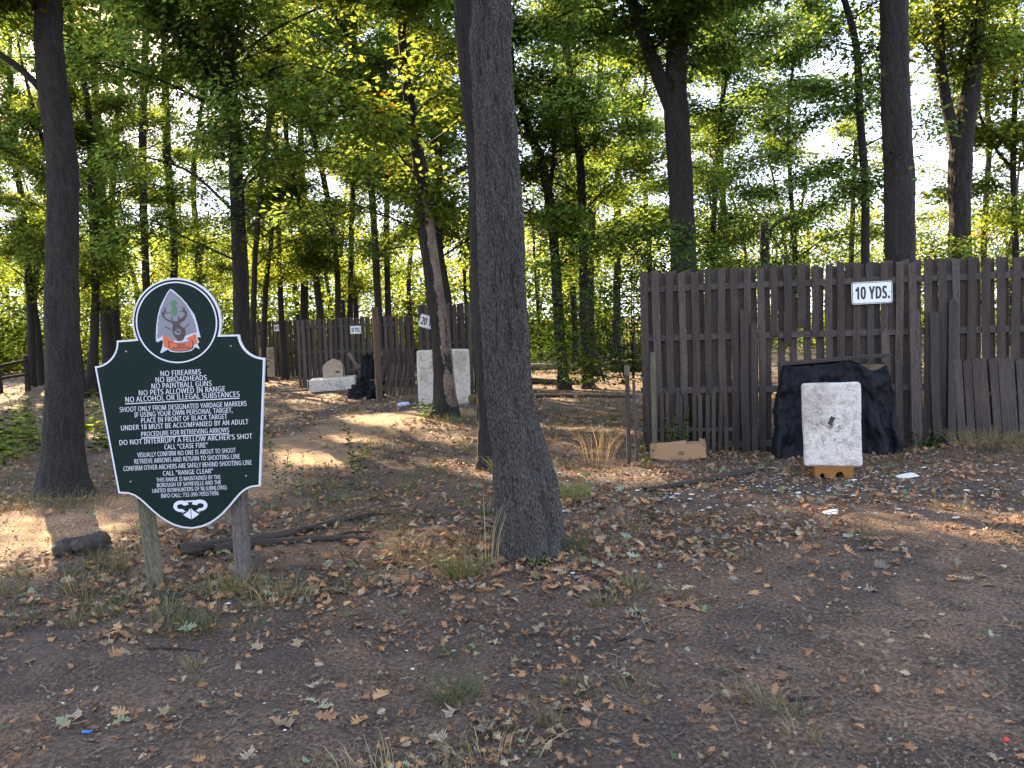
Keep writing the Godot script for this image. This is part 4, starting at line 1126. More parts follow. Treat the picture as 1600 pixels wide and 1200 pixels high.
	part("front_wall", cut(PackedVector2Array([Vector2(-0.335, 0.02), Vector2(-0.02, -0.02), Vector2(0.335, 0.03), Vector2(0.335, 0.21), Vector2(0.1, 0.195), Vector2(0.095, 0.245), Vector2(-0.33, 0.195)]), -0.003, 0.003, M.card), o, Vector3(0, 0, 0.13), Vector3(-0.08, 0, 0))
	part("back_wall", cut(PackedVector2Array([Vector2(-0.33, 0.0), Vector2(0.335, 0.0), Vector2(0.335, 0.2), Vector2(-0.33, 0.18)]), -0.003, 0.003, M.card), o, Vector3(0, 0, -0.13))
	for s in [-1, 1]:
		part("side_wall", cut(PackedVector2Array([Vector2(-0.128, 0.0), Vector2(0.128, 0.0), Vector2(0.128, 0.2 + 0.03 * s), Vector2(-0.128, 0.19)]), -0.003, 0.003, M.card), o, Vector3(s * 0.335, 0, 0), Vector3(0, PI / 2, 0))
	part("flap", cut(PackedVector2Array([Vector2(0, 0), Vector2(0.075, -0.015), Vector2(0.07, 0.055), Vector2(0.0, 0.075)]), -0.002, 0.002, M.card), o, Vector3(0.262, 0.2, 0.12), Vector3(0.2, -0.5, 0))
	for k in 3:
		part("print_mark", cut(PackedVector2Array([Vector2(0, 0), Vector2(0.07, 0.002), Vector2(0.07, 0.011), Vector2(0, 0.009)]), 0.0, 0.0008, M.ink), o, Vector3(0.0, 0.062 + 0.017 * k, 0.132 - 0.0052 - 0.0013 * k + 0.004), Vector3(-0.08, 0, 0))
	# stakes left of the fence
	o = thing("marker_stake", "dark thin stake with a pale top left of the ten yard fence", "stake", on(1.395, -9.95))
	var g := Geo.new()
	box(g, Vector3(-0.024, -0.1, -0.02), Vector3(0.024, 1.16, 0.02), 0.004)
	part("shaft", g.build(M.boards[4], false), o)
	g = Geo.new()
	box(g, Vector3(-0.03, 1.08, -0.026), Vector3(0.03, 1.2, 0.026), 0.006)
	part("pale_cap", g.build(M.post, false), o)
	g = Geo.new()
	box(g, Vector3(-0.015, -0.1, -0.012), Vector3(0.015, 1.02, 0.012), 0.003)
	single("thin_stake", g.build(M.boards[2], false), "thinner stake between the pale-topped stake and the ten yard fence", "stake", on(1.505, -10.05), Vector3(0, 0.2, 0.02))
	g = Geo.new()
	box(g, Vector3(-0.03, -0.1, -0.03), Vector3(0.03, 1.33, 0.03), 0.006)
	single("weathered_post", g.build(M.post, false), "mossy short post against the left end of the ten yard fence", "post", on(1.86, -10.83), Vector3(0, 0.2, 0.0))
	# twenty yard target
	single("foam_block", foam_block(Vector3(1.225, 1.29, 0.42), 0.05, 0.02, 0.03, M.foam, 2, 0.01), "large white foam block behind the leaning stripped tree", "target", Vector3(-1.605, 0.655, -19.5), Vector3(0, 0.0, 0.0), "foam target blocks")
	single("moss_lump", foam_block(Vector3(0.42, 0.26, 0.3), 0.1, 0.03, 0.05, mat(Color(0.10, 0.075, 0.02), 0.95), 5, 0.04), "low mossy brown lump right of the large white foam block", "lump", on(-0.82, -19.0, 0.1), Vector3(0, 0.3, 0))
	# thirty yard target
	single("foam_slab", foam_block(Vector3(1.42, 0.4, 0.9), 0.04, 0.025, 0.012, M.foam, 3), "low white foam slab lying before the thirty yard fence", "target", on(-5.68, -26.2, 0.19), Vector3(0.03, 0.12, 0.04), "foam target blocks")
	o = thing("beige_target", "beige block with a blunt peaked top sitting on the low white slab", "target", Vector3(-5.67, 0.375, -26.15), "foam target blocks", 0.15)
	part("block", cut(PackedVector2Array([Vector2(-0.3, 0), Vector2(0.29, 0.0), Vector2(0.31, 0.2), Vector2(0.315, 0.4), Vector2(0.27, 0.47), Vector2(0.15, 0.56), Vector2(0.06, 0.61), Vector2(-0.04, 0.605), Vector2(-0.16, 0.55), Vector2(-0.29, 0.44), Vector2(-0.32, 0.36), Vector2(-0.315, 0.18)]), -0.42, 0.0, M.beige), o)
	part("dark_patch", cut(PackedVector2Array([Vector2(-0.06, -0.035), Vector2(0.06, -0.03), Vector2(0.055, 0.035), Vector2(-0.055, 0.03)]), 0.0, 0.004, M.ink), o, Vector3(0.14, 0.21, 0.001))
	single("foam_block", foam_block(Vector3(0.62, 1.3, 0.35), 0.03, 0.04, 0.01, M.beige, 6), "far beige foam block beside the rule board's right shoulder", "target", on(-10.75, -36.3, 0.65), Vector3(0, 0.3, 0), "foam target blocks")
	single("foam_block", foam_block(Vector3(0.5, 1.0, 0.4), 0.03, 0.05, 0.01, M.beige, 7), "far pale block between the slim trunks left of the rule board", "target", Vector3(-19.4, 1.6, -40.2), Vector3(0, 0.2, 0), "foam target blocks")
	g = Geo.new()
	box(g, Vector3(-0.075, -0.2, -0.075), Vector3(0.075, 2.42, 0.075), 0.01)
	single("timber_post", g.build(M.tan_board, false), "tall brown timber post between the thirty and twenty yard targets", "post", on(-3.38, -20.9), Vector3(0, 0.3, 0.012))
	o = thing("plank_frame", "old planks leaning crosswise behind the beige block", "frame", on(-4.95, -26.9))
	for q in [[-0.4, 0.25, 1.3, -1.25], [-0.3, 0.55, 1.25, -1.1], [0.25, 0.05, 1.25, 0.5], [-0.55, 0.0, 0.95, 0.1]]:
		part("plank", board_mesh(0.12, q[2], 0.03, M.bare_wood, 0.0, 1), o, Vector3(q[0], q[1], 0.05 * q[2]), Vector3(-0.1, 0, q[3]))
	for q in [[-4.05, -22.6, 0.95, 0.42, 0.7, "crumpled black sheet in a heap at the foot of the tall timber post", 1], [-4.62, -26.5, 0.5, 1.0, 0.36, "black sheet hanging beside the peaked beige block", 2]]:
		var hg := Geo.new()
		var n1 := 40
		var n2 := 18
		for j in n2 + 1:
			for i in n1 + 1:
				var a := TAU * i / n1
				var e := PI * 0.5 * j / n2
				var rr: float = 1.0 + 0.5 / q[6] * noise.get_noise_3d(cos(a) * 60.0, e * 40.0, sin(a) * 60.0) + 0.22 / q[6] * noise.get_noise_3d(cos(a) * 160.0, e * 100.0, sin(a) * 160.0)
				hg.add(Vector3(cos(a) * pow(cos(e), 1.0 / q[6]) * q[2] * 0.5, maxf(0.0, sin(e) * q[3]), sin(a) * pow(cos(e), 1.0 / q[6]) * q[4] * 0.5) * rr - Vector3(0, 0.02, 0), Vector2(a, e))
		for j in n2:
			for i in n1:
				var k := j * (n1 + 1) + i
				hg.quad(k, k + n1 + 1, k + n1 + 2, k + 1)
		single("black_sheet", hg.build(M.tarp), q[5], "sheet", on(q[0], q[1]))
	single("crushed_bottle", foam_block(Vector3(0.3, 0.12, 0.14), 0.05, 0.015, 0.02, M.wrapper, 8, 0.02), "crushed bluish-white plastic bottle on the ground before the tall timber post", "bottle", on(-2.52, -18.95, 0.05), Vector3(0, 0.3, 0.1))
	single("white_scrap", foam_block(Vector3(0.24, 0.012, 0.13), 0.005, 0.012, 0.004, mat(Color(0.6, 0.6, 0.58), 0.8), 9, 0.02), "largest white scrap on the ground right of the yellow block", "scrap", on(4.06, -8.46, 0.02), Vector3(0.05, 0.3, 0.04))
	single("white_scrap", foam_block(Vector3(0.16, 0.012, 0.06), 0.005, 0.012, 0.004, mat(Color(0.6, 0.6, 0.58), 0.8), 10, 0.02), "flat white strip on bare soil halfway to the yellow block", "scrap", on(2.72, -7.05, 0.015), Vector3(0.05, 0.2, 0.04))
	g = Geo.new()
	tube(g, [Vector3(0, 0.006, 0), Vector3(0.035, 0.007, 0.004)], [0.006, 0.006], 8)
	tube(g, [Vector3(0.036, 0.007, 0.004), Vector3(0.046, 0.012, 0.0)], [0.006, 0.003], 6)
	single("blue_nock", g.build(M.plastic_blue), "bright blue plastic bit among the leaves at bottom left", "scrap", on(-1.93, -3.51))
	var ball := SphereMesh.new()
	ball.radius = 0.013; ball.height = 0.024; ball.material = M.red; ball.radial_segments = 16; ball.rings = 8
	single("red_berry", ball, "single small red berry on bare soil at bottom right", "berry", on(1.92, -3.18, 0.01))

# ---------------------------------------------------------------- the ground
func axis_steps(lo: float, hi: float, c: float, fine: float, grow_: float) -> PackedFloat32Array:
	# coordinates from lo to hi, close together near c and farther apart away from it
	var up := [c]
	while up[-1] < hi:
		up.append(up[-1] + fine + grow_ * absf(up[-1] - c))
	var dn := [c]
	while dn[-1] > lo:
		dn.append(dn[-1] - fine - grow_ * absf(dn[-1] - c))
	dn.reverse()
	dn.pop_back()
	return PackedFloat32Array(dn + up)

func ground() -> MeshInstance3D:
	var g := Geo.new()
	var xs := axis_steps(-260, 260, 0.5, 0.035, 0.011)
	var zs := axis_steps(-320, 40, -4.0, 0.035, 0.011)
	for z in zs:
		for x in xs:
			var far := maxf(absf(x), absf(z))
			var y := gh(x, z)
			if far < 14.0:
				y += 0.022 * noise.get_noise_2d(x * 30.0 + 11.0, z * 30.0) + 0.016 * noise.get_noise_2d(x * 70.0, z * 70.0) + 0.008 * noise.get_noise_2d(x * 260.0, z * 260.0)
			var c := Color(0.122, 0.086, 0.066)
			var p := near_path(x, z)
			var b := bare(x, z)
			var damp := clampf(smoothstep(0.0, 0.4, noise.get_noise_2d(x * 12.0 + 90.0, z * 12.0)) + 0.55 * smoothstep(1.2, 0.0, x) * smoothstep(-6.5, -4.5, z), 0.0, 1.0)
			c = c.lerp(Color(0.155, 0.108, 0.08), b * 0.75)
			c = c.lerp(Color(0.34, 0.235, 0.15), p * 0.95)
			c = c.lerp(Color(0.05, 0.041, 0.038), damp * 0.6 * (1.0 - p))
			c = c.lerp(Color(0.12, 0.085, 0.058), 0.4 * smoothstep(8.0, 22.0, -z) * (1.0 - p))
			c = c * (1.0 + 0.35 * noise.get_noise_2d(x * 45.0, z * 45.0))
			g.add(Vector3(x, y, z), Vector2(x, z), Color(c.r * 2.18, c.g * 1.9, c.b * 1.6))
	var w := xs.size()
	for j in zs.size() - 1:
		for i in w - 1:
			var a := j * w + i
			g.quad(a, a + w, a + w + 1, a + 1)
	var o := MeshInstance3D.new()
	o.name = "ground"
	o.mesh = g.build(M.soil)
	add_child(o)
	o.set_meta("kind", "structure")
	o.set_meta("label", "brown soil and leaf litter of the clearing")
	return o

func dead_tone() -> Color:
	var r := rng.randf()
	var c := Color(0.30, 0.15, 0.06)
	if r < 0.22: c = Color(0.42, 0.21, 0.09)
	elif r < 0.42: c = Color(0.22, 0.11, 0.055)
	elif r < 0.62: c = Color(0.36, 0.26, 0.16)
	elif r < 0.74: c = Color(0.2, 0.16, 0.125)
	elif r < 0.79: c = Color(0.11, 0.16, 0.06)
	elif r < 0.82: c = Color(0.26, 0.3, 0.2)
	return c * rng.randf_range(0.7, 1.2)

func big_leaf(seed_: int, col: Color, crumple: float) -> ArrayMesh:
	# one fallen oak leaf: five to seven pointed lobes, a midrib, curled edges
	rng.seed = 9000 + seed_
	var g := Geo.new()
	var n := 31
	var lob := [0.24, 0.43, 0.62, 0.79]
	var amp := [0.16, 0.29, 0.27, 0.15]
	var cl := rng.randf_range(0.1, 0.55) * crumple
	var bend := rng.randf_range(-0.5, 0.7) * crumple
	var jit := []
	for k in 8:
		jit.append(rng.randf_range(0.75, 1.15))
	for i in n:
		var t := float(i) / (n - 1)
		var mid := Vector3(0.02 * sin(t * 5.0), bend * (t - 0.5) * (t - 0.5), t)
		g.add(mid, Vector2.ZERO, col * 0.85)
		for s in 2:
			var sg := 1.0 if s == 0 else -1.0
			var w := 0.10 * sin(PI * clampf(t, 0, 1)) + 0.012
			var fwd := 0.0
			for k in 4:
				var e: float = exp(-pow((t - lob[k]) / 0.055, 2)) * amp[k] * jit[k + s * 4]
				w += e
				fwd += e * 0.4
			if t > 0.86:
				w = maxf(0.004, w * (1.0 - (t - 0.86) / 0.14) + 0.05 * sin((t - 0.86) / 0.14 * PI))
			if t < 0.12:
				w = 0.012; fwd = 0.0
			var curl := cl * (w * w * 2.4) + 0.06 * crumple * sin(t * 14.0 + sg * 2.0 + seed_) * w * 3.0
			g.add(mid + Vector3(sg * w, curl, fwd), Vector2.ZERO, col * (1.0 + 0.25 * sin(t * 37.0 + seed_)))
	for i in n - 1:
		var a := i * 3
		g.quad(a, a + 1, a + 4, a + 3)
		g.quad(a, a + 3, a + 5, a + 2)
	return g.build(M.dead_leaf)

func litter_density(x: float, z: float) -> float:
	var d := 0.62 + 0.6 * noise.get_noise_2d(x * 9.0 + 20.0, z * 9.0)
	d *= 1.0 - 0.93 * near_path(x, z)
	d *= 1.0 - 0.80 * bare(x, z)
	if z > -5.2:
		d *= 0.42
	d += 0.5 * exp(-pow((x - 4.6) / 3.0, 2) - pow((z + 9.5) / 0.7, 2)) + 0.5 * exp(-(pow(x - 0.1, 2) + pow(z + 6.0, 2)) / 0.5)
	return clampf(d, 0.04, 1.0)

func litter(gr: MeshInstance3D) -> void:
	# the large fallen oak leaves near the camera, each a piece of its own
	var pal := [Color(0.40, 0.19, 0.075), Color(0.36, 0.25, 0.14), Color(0.46, 0.27, 0.12), Color(0.23, 0.12, 0.06), Color(0.30, 0.22, 0.15), Color(0.27, 0.29, 0.16), Color(0.42, 0.24, 0.1), Color(0.36, 0.28, 0.19), Color(0.42, 0.22, 0.1), Color(0.33, 0.17, 0.08)]
	var shapes := []
	for i in 30:
		shapes.append(big_leaf(i, (pal[i % pal.size()] as Color) * (0.62 + 0.3 * ((i * 3) % 7) / 6.0), 0.6 + 1.3 * ((i * 7) % 10) / 10.0))
	rng.seed = 77
	var made := 0
	while made < 300:
		var z := -lerpf(2.7, 7.6, pow(rng.randf(), 1.25))
		var x := rng.randf_range(-0.66, 0.66) * -z
		if rng.randf() < 0.35:
			# some lie in drifts
			var h: Array = [[-0.95, -3.75], [-1.7, -3.6], [0.25, -3.5], [-0.2, -3.3], [0.9, -4.9], [-2.2, -4.6], [0.5, -5.3], [1.4, -6.4], [-0.9, -6.0], [2.6, -6.0]][rng.randi() % 10]
			x = h[0] + rng.randfn() * 0.17
			z = h[1] + rng.randfn() * 0.12
		elif rng.randf() > litter_density(x, z) * 1.0 + 0.3:
			continue
		var o := MeshInstance3D.new()
		o.name = "fallen_leaf" if made == 0 else "fallen_leaf_%03d" % made
		o.mesh = shapes[rng.randi() % 30]
		var sc := rng.randf_range(0.055, 0.125)
		var b := Basis(Vector3.UP, rng.randf() * TAU) * Basis(Vector3.RIGHT, rng.randfn() * 0.18) * Basis(Vector3.BACK, rng.randfn() * 0.25)
		if rng.randf() < 0.35:
			b = b * Basis(Vector3.BACK, PI)
		o.transform = Transform3D(b.scaled(Vector3.ONE * sc), on(x, z, 0.010 + sc * 0.04))
		gr.add_child(o, true)
		made += 1
	# smaller and farther litter
	var frag := []
	for k in 3:
		var g := Geo.new()
		leaf_shape(g, Vector3(0, 0, -0.5), Vector3.BACK, Vector3.UP, 1.0, k < 2, Color.WHITE, [0.25, -0.15, 0.35][k])
		frag.append(g.build(M.dead_leaf, false))
	for k in 3:
		var xf := []
		var cols := []
		var n: int = [27000, 27000, 52000][k]
		for i in n:
			var z: float
			var x: float
			if k == 2:
				z = -lerpf(2.3, 13.0, pow(rng.randf(), 1.3))
				x = rng.randf_range(-0.75, 0.75) * -z
			else:
				z = -lerpf(2.6, 46.0, pow(rng.randf(), 1.7))
				x = rng.randf_range(-0.75, 0.75) * -z
			var d := litter_density(x, z)
			if rng.randf() > d:
				continue
			var sc := rng.randf_range(0.035, 0.105) if k < 2 else rng.randf_range(0.012, 0.05)
			if z > -5.0 and k < 2:
				sc *= 0.6
			if z < -14.0:
				sc *= 1.3
			var b := Basis(Vector3.UP, rng.randf() * TAU) * Basis(Vector3.RIGHT, rng.randfn() * 0.35) * Basis(Vector3.BACK, rng.randfn() * 0.4)
			xf.append(Transform3D(b.scaled(Vector3(sc * rng.randf_range(0.7, 1.2), sc, sc)), on(x, z, 0.008 + rng.randf() * 0.02)))
			var c := dead_tone()
			cols.append(c * 0.6 if k == 2 else c * 0.85)
		scatter("leaf_litter", frag[k], xf, cols, gr)
	# twigs, clods and foam crumbs
	var tg := Geo.new()
	tube(tg, [Vector3(0, 0, -0.5), Vector3(0.04, 0.01, -0.1), Vector3(-0.02, 0.015, 0.25), Vector3(0.05, 0, 0.5)], [0.02, 0.018, 0.014, 0.008], 5)
	var xf := []
	var cols := []
	for i in 5200:
		var z := -lerpf(2.4, 26.0, pow(rng.randf(), 1.8))
		var x := rng.randf_range(-0.75, 0.75) * -z
		if rng.randf() < 0.7 * near_path(x, z):
			continue
		var sc := rng.randf_range(0.04, 0.2) * (1.0 if z > -8.0 else 1.8)
		xf.append(Transform3D((Basis(Vector3.UP, rng.randf() * TAU) * Basis(Vector3.RIGHT, rng.randfn() * 0.1)).scaled(Vector3(sc * 0.5, sc * 0.5, sc)), on(x, z, 0.008)))
		cols.append([Color(0.05, 0.038, 0.03), Color(0.07, 0.052, 0.04), Color(0.1, 0.075, 0.058), Color(0.2, 0.16, 0.12)][rng.randi() % 4])
	scatter("twigs", tg.build(M.twig), xf, cols, gr)
	var cg := foam_block(Vector3(1, 0.6, 0.8), 0.25, 0.3, 0.0, M.chip, 31, 0.05)
	xf = []; cols = []
	for i in 26000:
		var z := -lerpf(2.3, 12.0, pow(rng.randf(), 1.5))
		var x := rng.randf_range(-0.75, 0.75) * -z
		var sc := rng.randf_range(0.004, 0.013) if rng.randf() < 0.94 else rng.randf_range(0.013, 0.026)
		xf.append(Transform3D((Basis(Vector3.UP, rng.randf() * TAU) * Basis(Vector3.RIGHT, rng.randfn() * 0.4)).scaled(Vector3.ONE * sc), on(x, z, 0.004)))
		var p := maxf(near_path(x, z), 0.6 * bare(x, z))
		cols.append(Color(0.075, 0.058, 0.048).lerp(Color(0.2, 0.14, 0.09), p) * rng.randf_range(0.6, 1.25))
	scatter("soil_crumbs", cg, xf, cols, gr)
	xf = []; cols = []
	for i in 1900:
		var x: float
		var z: float
		var r := rng.randf()
		if r < 0.72:
			x = 3.1 + rng.randfn() * 1.5; z = -8.5 + rng.randfn() * 0.95
		elif r < 0.86:
			x = rng.randf_range(-0.7, 0.7) * 6.0; z = -rng.randf_range(2.4, 9.0)
		else:
			x = -2.6 + rng.randfn() * 1.6; z = -18.0 + rng.randfn() * 1.6
		if z < -9.6 and x > 1.5 and r < 0.72:
			continue
		var sc := rng.randf_range(0.008, 0.028) if rng.randf() < 0.93 else rng.randf_range(0.03, 0.07)
		if r >= 0.86: sc *= 1.8
		if r >= 0.72 and r < 0.86: sc *= 0.6
		xf.append(Transform3D((Basis(Vector3.UP, rng.randf() * TAU) * Basis(Vector3.RIGHT, rng.randfn() * 0.3)).scaled(Vector3(sc, sc * 0.35, sc * rng.randf_range(0.5, 1.0))), on(x, z, 0.014)))
		cols.append(Color(0.58, 0.56, 0.53) * rng.randf_range(0.6, 1.1))
	scatter("foam_crumbs", cg, xf, cols, gr)

func undergrowth(gr: MeshInstance3D) -> void:
	var dry := Color(0.30, 0.22, 0.11)
	var straw := Color(0.40, 0.31, 0.17)
	var green := Color(0.06, 0.09, 0.03)
	var lush := Color(0.09, 0.15, 0.04)
	tuft("green grass tuft with tall dry blades at the left foot of the big middle trunk", on(-0.37, -5.5), 300, 0.12, 0.2, green, Color(0.2, 0.17, 0.07), 0.7)
	tuft("tall thin dry grass stalks leaning by the left foot of the big middle trunk", on(-0.22, -5.72), 14, 0.10, 0.5, dry, straw, 0.45)
	tuft("bright green tuft in a sun patch right of the big middle trunk", on(0.56, -8.0), 260, 0.16, 0.17, lush, Color(0.22, 0.22, 0.06), 0.7)
	tuft("dark low tuft at the right foot of the big middle trunk", on(0.38, -6.05), 200, 0.12, 0.16, green, Color(0.1, 0.09, 0.05), 0.7)
	tuft("low dark green tuft in the bottom middle of the bare soil", on(-0.31, -3.74), 190, 0.10, 0.12, green, Color(0.12, 0.11, 0.06), 0.9)
	tuft("dry grass tuft at the foot of the rule board's right post", on(-1.92, -5.4), 220, 0.2, 0.16, dry, green, 0.8)
	tuft("dry grass tuft between the rule board's posts and the middle trunk", on(-1.55, -5.15), 200, 0.22, 0.15, dry, green, 0.8)
	tuft("straw-coloured wispy grass at the bottom edge, left of the middle", on(-0.55, -3.05), 40, 0.17, 0.15, dry, straw, 0.9)
	tuft("straw-coloured wispy grass at the bottom edge, right of the other wisps", on(-0.1, -3.15), 40, 0.17, 0.15, dry, straw, 0.9)
	tuft("heap of dry hay-like grass at the foot of the leaning pickets at right", on(5.65, -9.75), 420, 0.42, 0.2, dry * 0.6, straw * 0.6, 1.3)
	tuft("dry grass before the thick dark left trunk", on(-4.6, -8.3), 300, 0.5, 0.17, dry * 0.6, Color(0.12, 0.11, 0.05), 0.9)
	tuft("dry grass at the left edge below the green brush", on(-5.5, -8.6), 300, 0.5, 0.2, dry * 0.6, Color(0.12, 0.11, 0.05), 0.9)
	tuft("thin reddish dry grass in the clearing right of the middle trunk", on(1.05, -10.2), 70, 0.2, 0.45, Color(0.3, 0.17, 0.08), straw, 0.5)
	tuft("low grass at the foot of the leaning stripped tree", on(-1.2, -15.6), 160, 0.4, 0.2, lush, dry, 0.7)
	tuft("grassy fringe at the foot of the dark tree behind the middle trunk", on(-0.12, -9.6), 160, 0.18, 0.2, lush, dry, 0.7)
	# scattered low grass that nobody could count
	var g := Geo.new()
	blades(g, 26, 0.05, 0.11, Color.WHITE, Color(0.8, 0.85, 0.7), 0.8)
	var mesh := g.build(M.grass)
	var xf := []
	var cols := []
	for i in 5200:
		var z := -lerpf(2.5, 19.0, pow(rng.randf(), 1.4))
		var x := rng.randf_range(-0.75, 0.75) * -z
		var k := noise.get_noise_2d(x * 11.0 + 300.0, z * 11.0)
		if k < 0.08 or (z > -4.6 and rng.randf() < 0.8) or rng.randf() < near_path(x, z) or rng.randf() < bare(x, z) * 0.95:
			continue
		if x > 1.2 and z > -9.0 and rng.randf() < 0.85:
			continue
		var sc := rng.randf_range(0.5, 1.3)
		xf.append(Transform3D(Basis(Vector3.UP, rng.randf() * TAU).scaled(Vector3(sc * 1.1, sc, sc * 1.1)), on(x, z)))
		cols.append(green.lerp(dry * 0.8, rng.randf()) * rng.randf_range(0.7, 1.2))
	scatter("grass", mesh, xf, cols, gr)
	var wg := Color(0.07, 0.12, 0.03)
	weed("weed", "tall leafy weed close to the rule board's right edge", on(-2.58, -8.95), 2, 0.66, 0.05, 0.07, wg, 0.02)
	weed("weed", "tall upright weed in the clearing between the rule board and the middle trunk", on(-1.80, -9.5), 3, 0.78, 0.07, 0.08, wg, 0.02)
	weed("weed", "shorter weed between the two tall weeds in the clearing", on(-2.3, -8.7), 2, 0.46, 0.05, 0.065, wg, 0.05)
	weed("weed", "small yellow-flecked weed beside the sandy trail behind the tall weeds", on(-1.98, -11.2), 3, 0.34, 0.10, 0.09, Color(0.3, 0.24, 0.03), 0.2)
	weed("sapling", "bright yellow-green sapling between the thick left trunk and the rule board", on(-7.7, -15.1), 6, 1.1, 0.26, 0.2, Color(0.16, 0.2, 0.03), 0.2)
	weed("vine", "green leafy vine climbing the left end of the ten yard fence", on(2.15, -10.72), 7, 0.62, 0.35, 0.09, wg, 0.2)
	weed("weed", "low green weed at the fence foot right of the black sheet", on(5.02, -10.05), 5, 0.22, 0.15, 0.1, wg, 0.3)
	weed("weed", "yellowish thin weed between the two stakes", on(1.56, -9.75), 3, 0.38, 0.07, 0.08, Color(0.2, 0.18, 0.05), 0.2)
	weed("weed", "small bright green weed at the front of the big middle trunk's foot", on(0.12, -5.62), 5, 0.09, 0.12, 0.07, Color(0.08, 0.16, 0.04), 0.4)
	weed("weed", "green weed at the foot of the leaning stripped tree", on(-1.62, -15.55), 5, 0.5, 0.2, 0.12, wg, 0.2)
	for i in 4:
		weed("brush_plant", ["leafy low green brush at the left edge, nearest one", "leafy low green brush at the left edge, behind the nearest", "leafy green brush just left of the thick left trunk", "sparse green brush right of the thick left trunk"][i], on([-7.6, -8.0, -6.9, -6.7][i], [-12.3, -13.6, -12.9, -13.6][i]), [20, 22, 9, 5][i], [0.85, 1.0, 0.6, 0.45][i], [0.6, 0.65, 0.45, 0.35][i], 0.15, Color(0.10, 0.15, 0.035), 0.2)
	shrub("shrub", "dark green shrub against the far picket fence left of the grey tree", on(1.5, -40.0), Vector3(4.0, 2.2, 2.0), 120, 0.3, 2)
	shrub("shrub", "dark green shrub rising behind the left end of the ten yard fence", on(2.0, -13.6, 0.9), Vector3(3.4, 2.5, 1.6), 260, 0.3, 3)
	shrub("shrub", "dark green leafy shrub behind the middle of the ten yard fence", on(5.2, -17.5, 0.9), Vector3(4.4, 4.4, 2.2), 300, 0.3, 1)
	shrub("shrub", "green shrub behind the right end of the ten yard fence, below the V fork", on(8.6, -16.0, 0.6), Vector3(2.4, 2.6, 1.6), 100, 0.5, 0)
	# wood lying about
	branch_on_ground("fallen_stick", "long dark stick lying before the cardboard box", "stick", [[1.3, -8.15], [1.75, -8.5], [2.2, -8.75], [2.65, -9.1]], 0.024, 0.04, M.deadwood)
	branch_on_ground("fallen_branch", "forked dark branch lying behind the rule board's posts", "branch", [[-2.6, -6.25], [-2.2, -6.5], [-1.9, -6.7], [-1.62, -7.05], [-1.3, -7.5]], 0.055, 0.02, M.deadwood, 3)
	branch_on_ground("fallen_branch", "thinner branch alongside the forked one behind the rule board", "branch", [[-2.35, -6.3], [-1.95, -6.5], [-1.55, -6.6], [-1.25, -6.65]], 0.04, 0.018, M.deadwood, 1)
	branch_on_ground("fallen_log", "pale log far back at the foot of the far picket fence", "log", [[0.6, -36.2], [1.8, -36.0], [3.0, -36.6]], 0.16, 0.12, M.bare_wood)
	branch_on_ground("fallen_log", "dark log lying left of the grey tree's foot", "log", [[0.4, -26.2], [1.1, -26.0], [1.95, -25.6]], 0.12, 0.08, M.deadwood)
	branch_on_ground("fallen_log", "long thin dark pole on the litter before the left-leaning tree", "log", [[0.6, -20.6], [1.6, -20.4], [2.9, -20.0]], 0.06, 0.04, M.deadwood)
	branch_on_ground("fallen_log", "dark log behind the pale-topped stake, end of it hidden by the ten yard fence", "log", [[3.9, -32.0], [5.0, -31.6], [6.4, -31.5]], 0.3, 0.26, M.deadwood)
	branch_on_ground("fallen_stick", "thin stick on the trodden ground left of the white slab", "stick", [[-7.4, -26.3], [-6.8, -26.2], [-6.2, -26.4]], 0.05, 0.03, M.bare_wood)
	single("rotten_stump", foam_block(Vector3(0.32, 0.11, 0.2), 0.02, 0.01, 0.04, M.deadwood, 41, 0.035), "low dark rotten stump beside the sandy trail left of the rule board", "stump", on(-3.44, -6.42, 0.025), Vector3(0.05, 0.3, 0.06))
	for q in [[-2.05, -4.42, 0.35, "short dark twig on the soil below the rule board"], [0.5, -4.3, 0.22, "short dark twig on the soil below the big middle trunk"], [1.2, -3.6, 0.25, "thin dark twig on bare soil at bottom right"]]:
		branch_on_ground("fallen_twig", q[3], "twig", [[q[0], q[1]], [q[0] + q[2] * 0.5, q[1] - 0.02], [q[0] + q[2], q[1] + 0.03]], 0.008, 0.004, M.deadwood)
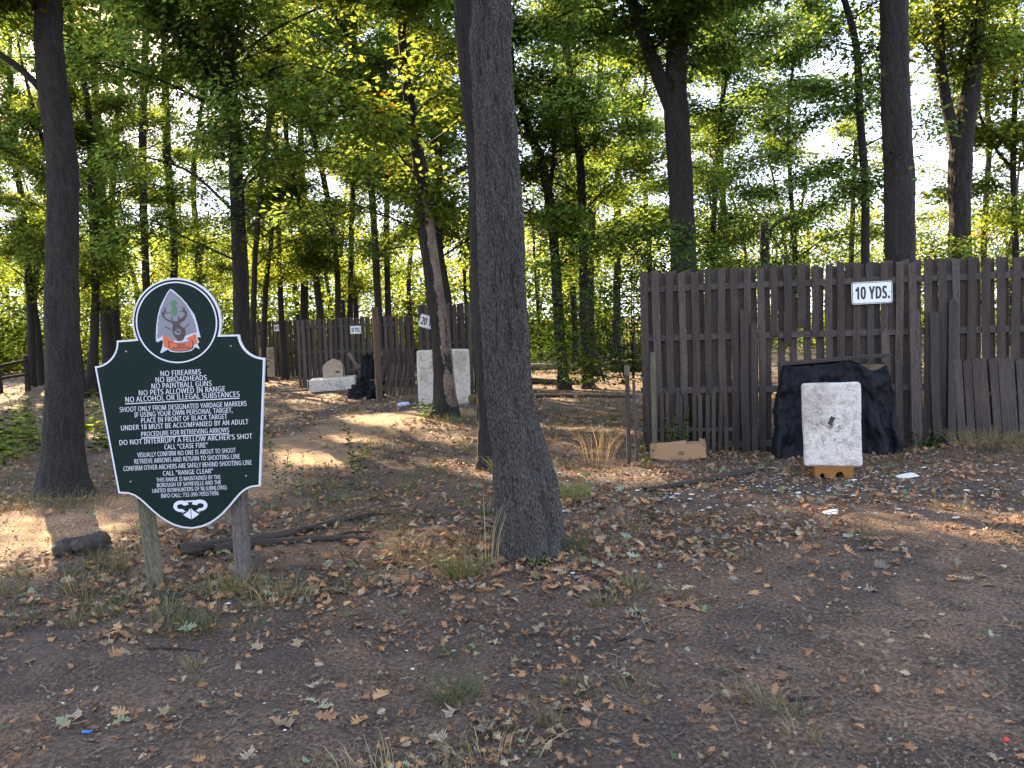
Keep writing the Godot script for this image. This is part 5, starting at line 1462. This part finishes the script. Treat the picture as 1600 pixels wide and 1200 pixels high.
	branch_on_ground("bark_scrap", "dark scrap of bark at the foot of the rule board's left post", "bark", [[-2.38, -5.3], [-2.28, -5.28], [-2.15, -5.32]], 0.028, 0.02, M.deadwood)

func _ready() -> void:
	var cam := Camera3D.new()
	cam.name = "camera"
	cam.fov = 2.0 * rad_to_deg(atan(600.0 / 1287.0))
	cam.near = 0.1
	cam.far = 900.0
	cam.position = Vector3(0, 1.65, 0)
	cam.basis = Basis(Vector3.RIGHT, deg_to_rad(-3.56)) * Basis(Vector3.BACK, deg_to_rad(-1.8))
	add_child(cam)
	cam.current = true
	var env := Environment.new()
	env.background_mode = Environment.BG_SKY
	var sm := ProceduralSkyMaterial.new()
	sm.sky_top_color = Color(0.46, 0.52, 0.62)
	sm.sky_horizon_color = Color(0.72, 0.73, 0.76)
	sm.sky_curve = 0.22
	sm.ground_bottom_color = Color(0.2, 0.17, 0.14)
	sm.ground_horizon_color = Color(0.5, 0.5, 0.5)
	sm.sun_angle_max = 55.0
	sm.sun_curve = 0.12
	env.sky = Sky.new()
	env.sky.sky_material = sm
	env.background_energy_multiplier = 1.15
	env.tonemap_mode = Environment.TONE_MAPPER_LINEAR
	env.tonemap_exposure = 7.2
	env.sdfgi_enabled = true
	env.ssao_enabled = true
	env.ssil_enabled = true
	var we := WorldEnvironment.new()
	we.name = "world"
	we.environment = env
	add_child(we)
	var sun := DirectionalLight3D.new()
	sun.name = "sun"
	sun.light_color = Color(1.0, 0.87, 0.68)
	sun.light_energy = 1.6
	sun.light_angular_distance = 0.5
	sun.shadow_enabled = true
	add_child(sun)
	sun.look_at_from_position(Vector3.ZERO, -sun_to, Vector3.UP)

	rng.seed = 4711
	noise.seed = 17
	noise.frequency = 0.05
	noise.noise_type = FastNoiseLite.TYPE_SIMPLEX
	noise.fractal_octaves = 3
	make_materials()
	for k in 6:
		clumps.append(make_clump(30, 0.64, 0.5, [0.125, 0.115, 0.13, 0.12, 0.13, 0.11][k], k % 2 == 0))
	wide_clumps.append(make_clump(44, 0.62, 0.6, 0.15, false))
	var gr := ground()
	rule_board()
	fences()
	forest()
	woodland()
	range_things()
	litter(gr)
	undergrowth(gr)
